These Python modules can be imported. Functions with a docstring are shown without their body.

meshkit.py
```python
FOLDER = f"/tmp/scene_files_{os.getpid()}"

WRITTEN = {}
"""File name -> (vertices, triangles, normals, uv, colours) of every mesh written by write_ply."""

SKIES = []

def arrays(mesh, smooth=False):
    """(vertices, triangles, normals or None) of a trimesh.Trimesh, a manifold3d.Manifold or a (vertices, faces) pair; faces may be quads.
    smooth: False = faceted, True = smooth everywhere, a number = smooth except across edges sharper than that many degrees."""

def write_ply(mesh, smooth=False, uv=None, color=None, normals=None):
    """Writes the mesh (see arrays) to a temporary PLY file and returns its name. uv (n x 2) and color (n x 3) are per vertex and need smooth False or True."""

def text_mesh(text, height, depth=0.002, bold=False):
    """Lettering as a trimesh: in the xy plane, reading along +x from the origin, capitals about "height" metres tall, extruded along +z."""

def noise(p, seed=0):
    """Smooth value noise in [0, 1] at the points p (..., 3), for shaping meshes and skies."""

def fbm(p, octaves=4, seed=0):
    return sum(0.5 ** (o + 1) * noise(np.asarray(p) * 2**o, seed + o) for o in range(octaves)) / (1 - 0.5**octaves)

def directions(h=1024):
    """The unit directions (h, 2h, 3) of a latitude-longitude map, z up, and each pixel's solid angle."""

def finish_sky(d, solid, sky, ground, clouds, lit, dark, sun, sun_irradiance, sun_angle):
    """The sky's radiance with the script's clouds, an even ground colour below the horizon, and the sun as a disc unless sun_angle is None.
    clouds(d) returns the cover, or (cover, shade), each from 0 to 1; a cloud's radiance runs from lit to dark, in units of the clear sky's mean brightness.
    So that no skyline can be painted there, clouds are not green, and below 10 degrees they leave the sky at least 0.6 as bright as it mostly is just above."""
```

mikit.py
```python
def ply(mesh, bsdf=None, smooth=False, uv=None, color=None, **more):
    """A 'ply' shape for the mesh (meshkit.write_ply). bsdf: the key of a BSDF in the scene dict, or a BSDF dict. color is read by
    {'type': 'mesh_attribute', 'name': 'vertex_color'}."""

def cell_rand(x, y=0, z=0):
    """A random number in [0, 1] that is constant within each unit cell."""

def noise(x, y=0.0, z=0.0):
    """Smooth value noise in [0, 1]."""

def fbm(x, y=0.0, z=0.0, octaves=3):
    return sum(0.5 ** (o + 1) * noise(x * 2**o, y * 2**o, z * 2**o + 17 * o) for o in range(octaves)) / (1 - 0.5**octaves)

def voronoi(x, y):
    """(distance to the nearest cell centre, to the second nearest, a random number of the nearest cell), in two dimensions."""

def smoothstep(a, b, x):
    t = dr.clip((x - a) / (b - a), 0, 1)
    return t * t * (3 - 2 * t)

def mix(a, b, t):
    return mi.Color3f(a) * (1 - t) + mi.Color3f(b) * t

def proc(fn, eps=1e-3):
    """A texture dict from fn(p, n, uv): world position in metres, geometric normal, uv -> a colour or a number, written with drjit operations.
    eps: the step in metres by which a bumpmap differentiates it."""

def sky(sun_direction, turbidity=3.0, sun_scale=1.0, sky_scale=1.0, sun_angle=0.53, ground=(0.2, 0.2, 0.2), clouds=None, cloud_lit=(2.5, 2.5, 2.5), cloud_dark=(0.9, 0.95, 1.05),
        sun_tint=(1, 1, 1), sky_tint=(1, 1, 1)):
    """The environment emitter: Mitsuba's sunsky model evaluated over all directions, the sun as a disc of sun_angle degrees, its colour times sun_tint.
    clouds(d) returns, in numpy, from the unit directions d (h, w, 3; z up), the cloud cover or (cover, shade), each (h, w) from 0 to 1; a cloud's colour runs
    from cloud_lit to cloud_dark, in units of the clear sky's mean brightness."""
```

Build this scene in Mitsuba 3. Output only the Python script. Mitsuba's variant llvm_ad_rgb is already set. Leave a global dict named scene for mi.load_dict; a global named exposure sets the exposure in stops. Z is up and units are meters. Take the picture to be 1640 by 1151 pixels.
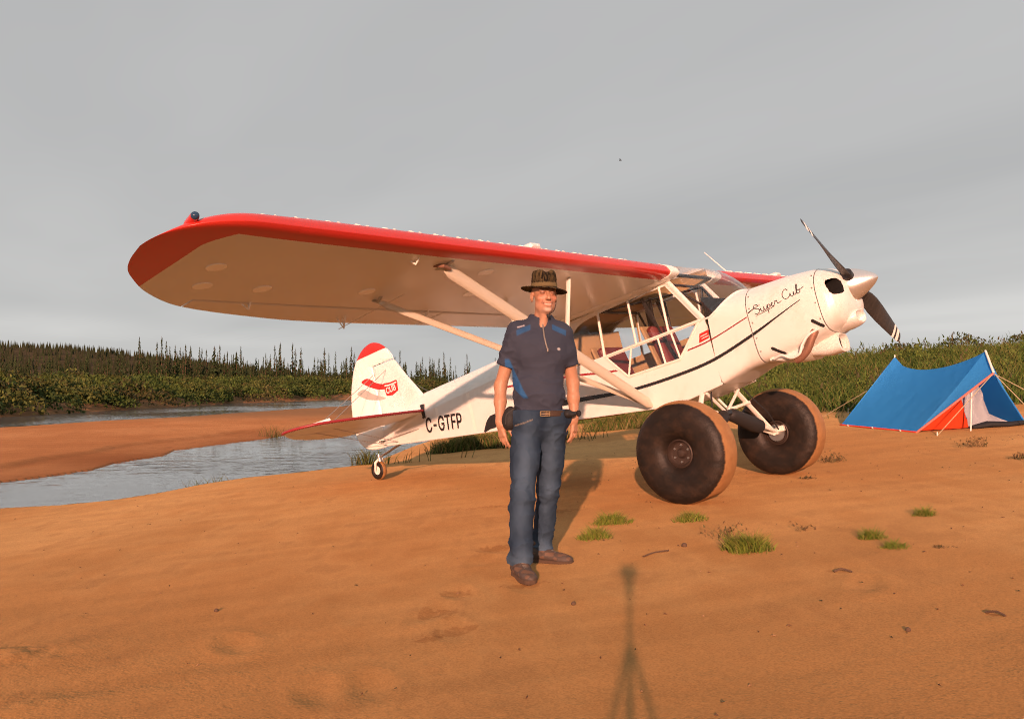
import math, numpy as np, trimesh, shapely, mitsuba as mi, drjit as dr, mikit, meshkit
from shapely.geometry import Polygon, LineString, Point
from shapely.ops import unary_union
from mikit import noise, fbm, smoothstep, mix, voronoi
T = mi.ScalarTransform4f
scene, labels = {'type': 'scene'}, {}
# ------------------------------------------------------------------ camera, sky, exposure
CAM = np.array([0.0, 0.0, 1.1206])
FOC, PITCH, ROLL = 1427.45 / 1640, math.radians(1.5718), math.radians(-0.2827)
fw = np.array([0, math.cos(PITCH), math.sin(PITCH)]); up = np.array([0, -math.sin(PITCH), math.cos(PITCH)]); rt = np.array([1.0, 0, 0])
upv = -rt * math.sin(ROLL) + up * math.cos(ROLL)
scene['camera'] = {'type': 'perspective', 'fov': 2 * math.degrees(math.atan(0.5 / FOC)), 'fov_axis': 'x', 'near_clip': 0.05, 'far_clip': 9000.0,
                   'to_world': T().look_at(origin=CAM.tolist(), target=(CAM + fw).tolist(), up=upv.tolist())}
SUN = np.array([-0.124, -0.972, 0.2004])
exposure = 1.7

def clouds(d):
    q = d / np.maximum(d[..., 2:3], 0.04)
    x, y = q[..., 0], q[..., 1]
    s = meshkit.fbm(np.stack([x * 0.5 + y * 0.25, y * 0.16 - x * 0.06, 0 * x + 3], -1), 5, seed=4)
    b = meshkit.fbm(np.stack([x * 0.12, y * 0.07, 0 * x + 9], -1), 3, seed=8)
    el = np.clip(d[..., 2], 0, 1)
    shade = np.clip(0.38 + 0.75 * (s - 0.5) * np.clip(el * 4 + .25, 0, 1) + 0.9 * (b - 0.5) + 0.25 * (el - 0.12) - 0.22 * d[..., 0], 0, 1)
    return np.full(x.shape, 0.93), shade

scene['sky'] = mikit.sky(SUN.tolist(), turbidity=3, sun_scale=1.6, sky_scale=0.9, sun_angle=0.65, ground=(0.22, 0.13, 0.08), clouds=clouds,
                         cloud_lit=(4.5, 4.45, 4.36), cloud_dark=(2.45, 2.48, 2.54), sun_tint=(1.27, 1.04, 1.75))
labels['sky'] = {'label': 'grey evening overcast sky', 'kind': 'structure'}

# ------------------------------------------------------------------ helpers
def lab(key, label=None, cat=None, group=None, kind=None):
    labels[key] = {k: v for k, v in (('label', label), ('category', cat), ('group', group), ('kind', kind)) if v}
    return key
used = set()
def numbered(k):
    n, i = k, 0
    while n in used:
        i += 1; n = f'{k}_{i:03d}'
    used.add(n); return n
def add(key, mesh, bsdf, smooth=30, uv=None, color=None, M=None):
    key = numbered(key)
    d = mikit.ply(mesh, bsdf, smooth=smooth, uv=uv, color=color)
    if M is not None: d['to_world'] = T(M)
    scene[key] = d
    return key
def mat(name, base, rough=0.5, spec=0.5, metal=0.0, coat=0.0, sheen=0.0, bump=None, bscale=1.0, **k):
    b = {'type': 'principled', 'base_color': base if isinstance(base, dict) else {'type': 'rgb', 'value': list(base)}, 'roughness': rough, 'specular': spec, 'metallic': metal, **k}
    if coat: b['clearcoat'] = coat
    if sheen: b['sheen'] = sheen
    if bump is not None: b = {'type': 'bumpmap', 'arbitrary': bump, 'scale': bscale, 'bsdf': b}
    scene[name] = {'type': 'twosided', 'bsdf': b}
    return name
def cat(ms): return trimesh.util.concatenate([m for m in ms if m is not None])
def tm(v, f): return trimesh.Trimesh(np.asarray(v, float), np.asarray(f, int), process=False)
def quadgrid(P, closed=False):
    """P (n, m, 3) grid -> mesh; closed: wraps the second axis."""
    n, m = P.shape[:2]
    i, j = np.meshgrid(np.arange(n - 1), np.arange(m if closed else m - 1), indexing='ij')
    a = i * m + j; b = i * m + (j + 1) % m
    f = np.stack([a, b, b + m, a + m], -1).reshape(-1, 4)
    return tm(P.reshape(-1, 3), np.vstack([f[:, [0, 1, 2]], f[:, [0, 2, 3]]]))
def tube(pts, r, sides=10, cap=True, flat=1.0, updir=None):
    """Tube along points, radius r (scalar or list); flat scales the second axis."""
    p = np.asarray(pts, float); r = np.broadcast_to(np.asarray(r, float), (len(p),))
    t = np.gradient(p, axis=0); t /= np.linalg.norm(t, axis=1, keepdims=True) + 1e-12
    u0 = np.array(updir if updir is not None else ([0, 0, 1.0] if abs(t[0, 2]) < 0.9 else [1.0, 0, 0]))
    a = np.cross(t, u0); a /= np.linalg.norm(a, axis=1, keepdims=True) + 1e-12
    b = np.cross(a, t)
    an = np.arange(sides) * 2 * np.pi / sides
    P = p[:, None] + r[:, None, None] * (np.cos(an)[None, :, None] * b[:, None] + flat * np.sin(an)[None, :, None] * a[:, None])
    m = quadgrid(P, True)
    if cap:
        v = np.vstack([m.vertices, p[0], p[-1]]); n = len(p) * sides; k = np.arange(sides); k2 = (k + 1) % sides
        m = tm(v, np.vstack([m.faces, np.stack([k2, k, k * 0 + n], 1), np.stack([k + n - sides, k2 + n - sides, k * 0 + n + 1], 1)]))
    m.fix_normals()
    return m
def box(size, at=(0, 0, 0), R=None, bev=0.0):
    if bev:
        import manifold3d as m3
        s = np.array(size) / 2 - bev
        pts = [np.array([sx, sy, sz]) * s + np.array(d) * bev for sx in (-1, 1) for sy in (-1, 1) for sz in (-1, 1) for d in ((sx, 0, 0), (0, sy, 0), (0, 0, sz), (sx * .577, sy * .577, sz * .577))]
        m = trimesh.convex.convex_hull(np.array(pts))
    else: m = trimesh.creation.box(size)
    if R is not None: m.apply_transform(R)
    m.apply_translation(at)
    return m
def frame(z, x=None):
    """4x4 rotation whose z axis is z."""
    z = np.array(z, float); z /= np.linalg.norm(z)
    x = np.array(x if x is not None else ([1, 0, 0] if abs(z[0]) < .9 else [0, 1, 0]), float); x -= z * (x @ z); x /= np.linalg.norm(x)
    M = np.eye(4); M[:3, :3] = np.stack([x, np.cross(z, x), z], 1)
    return M
def tri2d(poly, maxlen=0.1):
    v, f = trimesh.creation.triangulate_polygon(poly, engine='earcut')
    v3 = np.column_stack([v, np.zeros(len(v))])
    v3, f = trimesh.remesh.subdivide_to_size(v3, f, maxlen, max_iter=12)
    m = trimesh.Trimesh(v3, f); m.merge_vertices()
    return np.array(m.vertices[:, :2]), np.array(m.faces)
def polys(g): return [x for x in getattr(g, 'geoms', [g]) if x.area > 1e-7]
def smoothpoly(pts, n=4, k=0.3):
    """Catmull-Rom closed curve."""
    p = np.asarray(pts, float); out = []
    for i in range(len(p)):
        a, b, c, d = p[i - 1], p[i], p[(i + 1) % len(p)], p[(i + 2) % len(p)]
        for t in np.arange(n) / n:
            out.append(0.5 * (2 * b + (c - a) * t + (2 * a - 5 * b + 4 * c - d) * t * t + (3 * b - a - 3 * c + d) * t ** 3))
    return np.array(out)
def curve(pts, n=8):
    p = np.asarray(pts, float); p = np.vstack([2 * p[0] - p[1], p, 2 * p[-1] - p[-2]]); out = []
    for i in range(1, len(p) - 2):
        a, b, c, d = p[i - 1:i + 3]
        for t in np.arange(n) / n:
            out.append(0.5 * (2 * b + (c - a) * t + (2 * a - 5 * b + 4 * c - d) * t * t + (3 * b - a - 3 * c + d) * t ** 3))
    return np.array(out + [p[-2]])

# ------------------------------------------------------------------ materials
C3 = mi.Color3f
def sand_fn(p, n, uv):
    a = fbm(p.x * 0.45, p.y * 0.3, 1.0, 3); b = fbm(p.x * 5.0, p.y * 2.2, 3.0, 4); c = noise(p.x * 160, p.y * 160, 2.0)
    col = mix((0.315, 0.156, 0.054), (0.385, 0.212, 0.081), smoothstep(0.3, 0.7, a * 0.6 + b * 0.4))
    col = mix(col, C3(0.22, 0.098, 0.033), 0.35 * smoothstep(0.58, 0.78, b) )
    col = col * (0.86 + 0.28 * c)
    col = mix(col, col * C3(0.82, 0.70, 0.74), smoothstep(-5.0, -8.0, p.x) * smoothstep(14.0, 16.0, p.y))   # darker red silt of the bar
    wet = smoothstep(-0.36, -0.54, p.z + 0.05 * a)          # damp sand by the water
    col = mix(col, col * C3(0.62, 0.55, 0.52), wet)
    st = fbm(p.x * 1.1 + p.y * .8, p.y * 5.5 - p.x * 1.6, 6.0, 3)
    col = col * (0.955 + 0.09 * smoothstep(.3, .7, st))
    # damp, kicked-up patches with ragged outlines
    for x0, y0, rx, ry, an in ((-.30, 4.90, .12, .10, .2), (-.39, 4.50, .10, .15, .7), (-.28, 4.16, .16, .08, .3), (-.36, 4.05, .10, .05, .2), (.06, 4.98, .17, .06, .1), (-.13, 6.12, .16, .12, .3), (-.05, 8.3, .5, .12, .1), (.35, 7.7, .35, .10, .1), (2.04, 3.80, .05, .03, -.5), (1.73, 4.78, .08, .03, 0.0)):
        u, v = (p.x - x0) * math.cos(an) + (p.y - y0) * math.sin(an), (p.y - y0) * math.cos(an) - (p.x - x0) * math.sin(an)
        e = dr.square(u / rx) + dr.square(v / ry)
        col = mix(col, col * C3(.55, .42, .36), .42 * smoothstep(1.0, .2, e + 1.5 * (noise(p.x * 45, p.y * 26, 7.0) - .5)))
    turf = smoothstep(0.0, 2.6, p.y + .75 * p.x - 22.0 + 2.0 * (a - .5)) * smoothstep(-1.0, 2.0, p.x)
    col = mix(col, mix((.055, .045, .018), (.10, .075, .03), b), .85 * turf)
    far = smoothstep(34.0, 48.0, p.y)
    return mix(col, C3(0.16, 0.085, 0.04), far)
mat('sand_mat', mikit.proc(sand_fn), rough=0.95, spec=0.15,
    bump=mikit.proc(lambda p, n, uv: 0.004 * fbm(p.x * 22, p.y * 14, 0.0, 4) + 0.002 * noise(p.x * 120, p.y * 120, 1.0), eps=3e-3), bscale=1.0)
def water_bump(p, n, uv):
    w = fbm(p.x * 2.2 + p.y * 0.6, p.y * 3.4 - p.x * 0.9, 0.0, 4); g = smoothstep(0.25, 0.6, fbm(p.x * 0.16, p.y * 0.16, 5.0, 2))
    return 0.026 * w * (0.35 + g)
scene['water_mat'] = {'type': 'twosided', 'bsdf': {'type': 'bumpmap', 'arbitrary': mikit.proc(water_bump, eps=0.02), 'scale': 1.0,
    'bsdf': {'type': 'principled', 'base_color': {'type': 'rgb', 'value': [0.07, 0.065, 0.06]}, 'roughness': 0.06, 'specular': 0.6}}}
WHITE = (0.80, 0.765, 0.70)
def paper(p, n, uv):
    c = mix((0.68, 0.655, 0.61), (0.73, 0.71, 0.67), fbm(p.x * 3, p.y * 3, p.z * 3, 3))
    sm = smoothstep(.56, .80, fbm(p.x * 7, p.y * 7, p.z * 3, 4)); sp = smoothstep(.80, .86, noise(p.x * 55, p.y * 55, p.z * 55)) * smoothstep(.45, .65, fbm(p.x * 2.2, p.y * 2.2, p.z * 2.2, 2))
    return mix(c, C3(.50, .40, .30), dr.clip(.22 * sm + .16 * sp, 0, 1))
mat('white_paint', mikit.proc(paper), rough=0.32, spec=0.5, coat=0.4)
mat('white_tube', (0.78, 0.73, 0.65), rough=0.38)
mat('red_paint', (0.46, 0.022, 0.016), rough=0.28, coat=0.5)
mat('red_trim', (0.26, 0.022, 0.026), rough=0.4)
mat('black_paint', (0.018, 0.016, 0.017), rough=0.35)
mat('black_rubber', (0.02, 0.018, 0.018), rough=0.7)
mat('dark_cavity', (0.012, 0.011, 0.010), rough=0.9)
mat('grey_metal', (0.45, 0.44, 0.42), rough=0.35, metal=0.9)
mat('spinner_metal', (0.86, 0.82, 0.78), rough=0.28, metal=0.85)
mat('hub_metal', (0.055, 0.036, 0.028), rough=0.5, metal=0.4)
mat('rust_metal', (0.26, 0.13, 0.085), rough=0.6, metal=0.4)
mat('tan_lining', (0.36, 0.235, 0.115), rough=0.85)
for nm_, c_ in (('tent_blue', (0.055, 0.34, 0.82)), ('tent_orange_thin', (0.85, 0.07, 0.022)), ('tent_net_thin', (0.48, 0.50, 0.52))):
    scene[nm_] = {'type': 'bumpmap', 'arbitrary': mikit.proc(lambda p, n, uv: 0.02 * fbm(p.x * 3.0, p.y * 5.0, p.z * 4.0, 3), eps=5e-3), 'scale': 1.0, 'bsdf': {'type': 'principledthin', 'base_color': {'type': 'rgb', 'value': list(c_)}, 'roughness': 0.6, 'diff_trans': 0.7, 'eta': 1.33}}
mat('tent_orange', (0.78, 0.05, 0.018), rough=.65)
mat('tent_pink', (0.70, 0.16, 0.12), rough=.65)
mat('tent_net', (0.40, 0.36, 0.33), rough=.9)
mat('cord_tan', (0.42, 0.35, 0.22), rough=.8)
mat('maroon_vinyl', (0.15, 0.022, 0.02), rough=0.5)
mat('grey_print', (0.42, 0.38, 0.33), rough=0.5)
mat('wire_metal', (0.35, 0.33, 0.3), rough=0.4, metal=0.7)
mat('zip_grey', (0.16, 0.145, 0.13), rough=.5)
mat('brown_leather', (0.05, 0.028, 0.017), rough=.5)
mat('brass', (0.20, 0.14, 0.07), rough=.45, metal=.6)
mat('black_nylon', (0.014, 0.013, 0.013), rough=.75)
mat('olive_cloth', (0.13, 0.095, 0.04), rough=.9)
scene['pane'] = {'type': 'thindielectric', 'int_ior': 1.49}
YR0 = 0.42
def wing_fn(p, n, uv):
    x, y = uv.x, dr.abs(uv.y)                    # x: metres behind the leading edge, y: metres from the centre line
    red = dr.maximum(smoothstep(0.132, 0.126, x), smoothstep(5.055, 5.062, y))
    red = dr.maximum(red, smoothstep(.0, .006, y - 5.06 + 0.50 * dr.square(dr.maximum(0.0, 0.40 - x)) * 3.0) * smoothstep(4.6, 4.62, y))
    red = red * smoothstep(0.49, 0.495, y)
    w = mix((0.57, 0.535, 0.48), (0.63, 0.595, 0.54), fbm(p.x * 2, p.y * 2, p.z * 2, 3))
    return mix(w, C3(0.48, 0.024, 0.016), red)
def wing_bump(p, n, uv):
    x, y = uv.x, dr.abs(uv.y)
    rib = dr.exp(-dr.square((y / 0.30 - dr.floor(y / 0.30) - 0.5) * 14.0))
    inner = smoothstep(3.4, 1.2, y)
    return 0.0006 * rib * smoothstep(0.10, 0.2, x) + (0.0015 + 0.010 * inner) * fbm(x * 2.2 + y * 1.1, y * 1.6 - x * 0.8, 2.0, 3)
mat('wing_paint', mikit.proc(wing_fn), rough=0.27, spec=0.5, coat=0.5, bump=mikit.proc(wing_bump, eps=8e-3))
mat('wing_root_white', (0.80, 0.765, 0.70), rough=0.3, coat=0.4)
def tyre_fn(p, n, uv):
    # uv.x: side-to-side (-1..1), uv.y: angle
    e = 0.66 + 0.07 * (noise(uv.y * 7.0, uv.x * 0.5, 1.0) - 0.5) + 0.05 * (noise(uv.y * 40.0, uv.x * 4.0, 2.0) - 0.5)
    dust = smoothstep(e + 0.03, e - 0.08, dr.abs(uv.x))
    blk = mix((0.006, 0.005, 0.004), (0.022, 0.014, 0.010), fbm(p.x * 9, p.y * 9, p.z * 9, 3)); blk = mix(blk, C3(.10, .052, .026), .16 * smoothstep(.42, .80, fbm(p.x * 13, p.y * 13, p.z * 13, 4)))
    return mix(blk, mix((0.25, 0.115, 0.042), (0.34, 0.175, 0.068), fbm(p.x * 14, p.y * 14, p.z * 14, 3)), dust)
mat('tyre_rubber', mikit.proc(tyre_fn), rough=0.55, spec=0.3, bump=mikit.proc(lambda p, n, uv: 0.004 * fbm(p.x * 30, p.y * 30, p.z * 30, 3), eps=3e-3))

# ------------------------------------------------------------------ terrain
TAN = math.tan(math.radians(3.904))
NEAR = Polygon([(-60, 3), (-30, 8.5), (-14, 11.0), (-8.14, 11.43), (-6.66, 11.62), (-5.81, 11.45), (-5.2, 11.6), (-4.76, 12.2), (-4.5, 13.0), (-4.05, 13.6), (-3.33, 13.85),
                (-2.45, 14.4), (-2.2, 15.6), (-2.0, 18.4), (-1.4, 23), (1, 30), (9, 42), (60, 110), (400, 500), (900, 300), (900, -900), (-900, -900), (-900, -60)])
BAR = Polygon([(-60, 8), (-20, 13.0), (-8.92, 15.55), (-8.64, 16.55), (-8.39, 17.79), (-8.62, 19.34), (-8.35, 21.43), (-8.75, 23.07), (-8.32, 25.17), (-7.73, 27.68), (-7.55, 29.46),
               (-5.5, 31.41), (-1, 36), (6, 46), (16, 60), (6, 78), (-6, 76), (-12.6, 70.1), (-16.51, 54.07), (-17.95, 45.46), (-19.48, 40.21), (-20.08, 35.0), (-24, 28), (-60, 16)])
FAR = Polygon([(-200, 20), (-80, 34), (-40, 42), (-27.82, 48.47), (-27.2, 60.95), (-26.1, 82.09), (-18.65, 103.53), (10, 128), (60, 170), (400, 520), (400, 4000), (-4000, 4000), (-4000, 20)])
WATER_Z = -0.55
def sdist(poly, x, y):
    pts = shapely.points(x, y)
    d = shapely.distance(pts, poly.exterior)
    return np.where(shapely.contains(poly, pts), d, -d)
def sstep(a, b, x):
    t = np.clip((x - a) / (b - a), 0, 1); return t * t * (3 - 2 * t)
TOE = np.array([[-2.0, 24.0], [3.0, 20.0], [6.5, 17.4], [10.5, 14.6], [20, 11], [60, 4]])
TOEX = Polygon(np.vstack([TOE, [[400, 4], [400, 400], [-2, 400]]]))
def height(x, y, detail=False):
    x = np.asarray(x, float); y = np.asarray(y, float)
    sn, sb, sf = sdist(NEAR, x, y), sdist(BAR, x, y), sdist(FAR, x, y)
    xs = np.where(x > 8, 8 + 6 * np.tanh((x - 8) / 6), np.where(x < -9, -9 + 3 * np.tanh((x + 9) / 3), x))
    plane = TAN * xs
    bank = sdist(TOEX, x, y)
    hm = 0.25 + 0.60 * sstep(2.0, 11.0, x) + 0.02 * np.clip(x - 11, 0, 30)
    zb = hm * sstep(0, 11.0, bank) + 0.10 * sstep(-3, 3, bank)
    zn = plane + np.where(bank > -3, zb, 0) + np.minimum(0, 0.35 * sn)
    zbar = WATER_Z + np.where(sb > 0, 0.02 + 0.05 * np.clip(sb, 0, 1) + 0.07 * sstep(1.2, 1.7, sb + 0.4 * np.sin(x * .9)) + 0.05 * sstep(2, 8, sb), 0.15 * sb)
    zf = WATER_Z + np.where(sf > 0, np.clip(sf * 0.4, 0, 0.6) + 0.012 * np.clip(sf, 0, 90), 0.3 * sf)
    z = np.maximum(np.maximum(zn, zbar), zf)
    z = np.maximum(z, WATER_Z - 1.2)
    if detail:
        lump = np.exp(-((x + 2.42) / .30) ** 2 - ((y - 4.22) / .22) ** 2) + .5 * np.exp(-((x + 1.9) / .2) ** 2 - ((y - 3.5) / .12) ** 2)
        z = z + lump * (.03 + .05 * (meshkit.fbm(np.stack([x * 9, y * 9, 0 * x], -1), 3, seed=6) - .5))
        P = np.stack([x, y, 0 * x], -1); r = np.hypot(x, y); fade = np.clip(1.4 - r / 22, 0, 1) * sstep(0.0, 0.6, sn)
        z = z + fade * (0.024 * (meshkit.fbm(P * [0.9, 0.75, 1], 3, seed=1) - 0.5) + 0.009 * (meshkit.fbm(P * [3.1, 4.6, 1] + [0.6, 0, 0], 3, seed=2) - 0.5))
    return z
FOOT = [(1.75, 4.45, -.4), (-1.3, 4.2, .5), (-0.30, 4.90, 0.2), (-0.40, 4.50, -0.5), (-0.27, 4.15, 0.1), (0.06, 4.97, 0.1), (-0.14, 6.1, 0.6), (-0.20, 5.75, -0.3), (-0.75, 3.45, 0.3), (-0.55, 3.45, 0.2), (-0.05, 8.3, 0.5), (0.35, 7.6, 0.4), (0.7, 8.6, 0.2), (0.15, 9.4, 0.1)]
def build_ground():
    th = np.concatenate([np.linspace(-34, 34, 620), np.linspace(34, 326, 150)[1:-1]]) * np.pi / 180
    r = [0.35]
    while r[-1] < 4000:
        s = r[-1]; r.append(s * (1.05 if s < 2.4 else 1.0068 if s < 32 else 1.014 if s < 60 else 1.06))
    r = np.array(r)
    R, A = np.meshgrid(r, th, indexing='ij')
    X, Y = R * np.sin(A), R * np.cos(A)
    Z = height(X, Y, True)
    for fx, fy, a in FOOT:      # footprints: a pressed hollow with a pushed-up rim
        u = (X - fx) * math.cos(a) + (Y - fy) * math.sin(a); v = -(X - fx) * math.sin(a) + (Y - fy) * math.cos(a)
        q = (u / 0.075) ** 2 + (v / 0.15) ** 2
        Z += np.where(q < 9, -0.010 * np.exp(-q) + 0.006 * np.exp(-(np.sqrt(q) - 1.5) ** 2 * 3), 0)
    P = np.stack([X, Y, Z], -1)
    m = quadgrid(P[:, ::-1], True)
    n = len(m.vertices)
    k = np.arange(len(th))
    v = np.vstack([m.vertices, [[0, 0, height(0.0, 0.0)]]])
    return tm(v, np.vstack([m.faces, np.stack([k, k * 0 + n, (k + 1) % len(th)], 1)]))
gm = build_ground()
if gm.face_normals[:, 2].mean() < 0: gm.invert()
scene['ground'] = mikit.ply(gm, 'sand_mat', smooth=True); used.add('ground')
lab('ground', 'rippled orange brown sand bank, sandbar and river bed', kind='structure')
wx = np.linspace(-260, 260, 40); wy = np.linspace(-30, 330, 40)
WX, WY = np.meshgrid(wx, wy, indexing='ij')
wm = quadgrid(np.stack([WX, WY, WX * 0 + WATER_Z], -1))
if wm.face_normals[:, 2].mean() < 0: wm.invert()
scene['river'] = mikit.ply(wm, 'water_mat', smooth=True); used.add('river')
lab('river', 'grey rippled river water', kind='structure')
def gz(x, y): return float(height(np.array([x]), np.array([y]), True)[0])
# ------------------------------------------------------------------ airplane (built in its own frame: X forward, Y left, Z up; origin on the thrust line)
RA = np.array([[0.7377085819996974, 0.638980337496709, -0.21792240898215953], [-0.6278761785440089, 0.7679861165360399, 0.126367833030657], [0.2481079451790443, 0.04360565445540246, 0.967750481497451]])
TA = np.array([2.2357628129525264, 8.196306008274485, 1.7272131249783238])
AM = np.eye(4); AM[:3, :3] = RA; AM[:3, 3] = TA
AIR = 'airplane'
lab(AIR, 'white and red high wing bush plane with oversized tyres parked on the sand', 'airplane')
def part(key, mesh, bsdf, smooth=30, **k): return add(f'{AIR}__{key}', mesh, bsdf, smooth, M=AM, **k)
def sub(parent, name, mesh, bsdf, smooth=30, **k): return add(f'{parent}__{name}', mesh, bsdf, smooth, M=AM, **k)
I = np.interp
# ---- nose sections
NX = [-0.31, -0.05, 0.10, 0.45, 0.70, 0.78, 0.84, 0.88, 0.91, 0.93]
def nsec(X):
    return (I(X, NX, [.36, .362, .365, .37, .36, .345, .32, .285, .235, .17]), I(X, NX, [.05, -.02, -.06, -.08, -.09, -.09, -.09, -.08, -.06, -.04]),
            I(X, NX, [.27, .262, .248, .242, .218, .195, .165, .135, .10, .06]), I(X, NX, [-.545, -.475, -.462, -.445, -.375, -.345, -.325, -.29, -.24, -.18]),
            I(X, NX, [2.3, 2.3, 2.4, 2.5, 2.5, 2.4, 2.3, 2.2, 2.1, 2.0]), I(X, NX, [14, 8, 6, 4.5, 3.6, 3.2, 2.8, 2.5, 2.2, 2.0]))
def nring(X, n=72):
    w, z0, zt, zl, a, b = nsec(X)
    t = np.linspace(-np.pi, np.pi, n, endpoint=False) + np.pi / n       # 0 = top
    s, c = np.sin(t), np.cos(t)
    e = np.where(c > 0, a, b)
    y = -w * np.sign(s) * np.abs(s) ** (2 / e); z = z0 + np.where(c > 0, (zt - z0) * np.abs(c) ** (2 / e), -(z0 - zl) * np.abs(c) ** (2 / e))
    return np.stack([X + 0 * y, y, z], -1)
def nside(X, z):
    """Half width of the nose at height z."""
    w, z0, zt, zl, a, b = nsec(X)
    q = np.where(z > z0, np.clip((z - z0) / (zt - z0), 0, 1), np.clip((z0 - z) / (z0 - zl), 0, 1)); e = np.where(z > z0, a, b)
    return w * (1 - q ** e) ** (1 / e)
def loft(xs, n=72): return quadgrid(np.array([nring(x, n) for x in xs]), True)
def fix(m, ref=None):
    m.fix_normals(); return m
# boot cowl: from the windshield's base curve to the firewall
def wbase(s):   # s in [-1, 1] across: point on the windshield base
    ph = s * np.pi / 2
    X = -0.31 + 0.30 * np.abs(np.cos(ph)) ** 0.75
    y = -0.36 * np.sin(ph)
    w, z0, zt, zl, a, b = nsec(X)
    z = z0 + (zt - z0) * np.clip(1 - (np.minimum(np.abs(y), w * .999) / w) ** a, 0, 1) ** (1 / a)
    return np.stack([X, y, z], -1)
rows = []
ring0 = nring(-0.31)
tt = np.linspace(-np.pi, np.pi, 72, endpoint=False) + np.pi / 72
for k in np.linspace(0, 1, 9):
    row = []
    for j, t in enumerate(tt):
        if abs(t) < np.pi / 2:
            b0 = wbase(np.array([t / (np.pi / 2)]))[0]
            X = b0[0] + (0.094 - b0[0]) * k
            r1 = nring(X)[j]
            row.append(b0 * (1 - k) ** 3 + r1 * (1 - (1 - k) ** 3))
        else:
            row.append(nring(-0.31 + 0.404 * k)[j])
    rows.append(row)
part('boot_cowl', quadgrid(np.array(rows), True), 'white_paint')
cowl = part('cowling', loft(np.concatenate([[0.101], np.linspace(0.12, 0.70, 14), [0.722]])), 'white_paint')
# cowl seam: dark gap behind the cowling, seen as the firewall
part('firewall', tm(np.vstack([nring(0.097) * [1, .985, .985], [[0.097, 0, -0.1]]]), [[k, (k + 1) % 72, 72] for k in range(72)]), 'dark_cavity', smooth=False)
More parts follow.
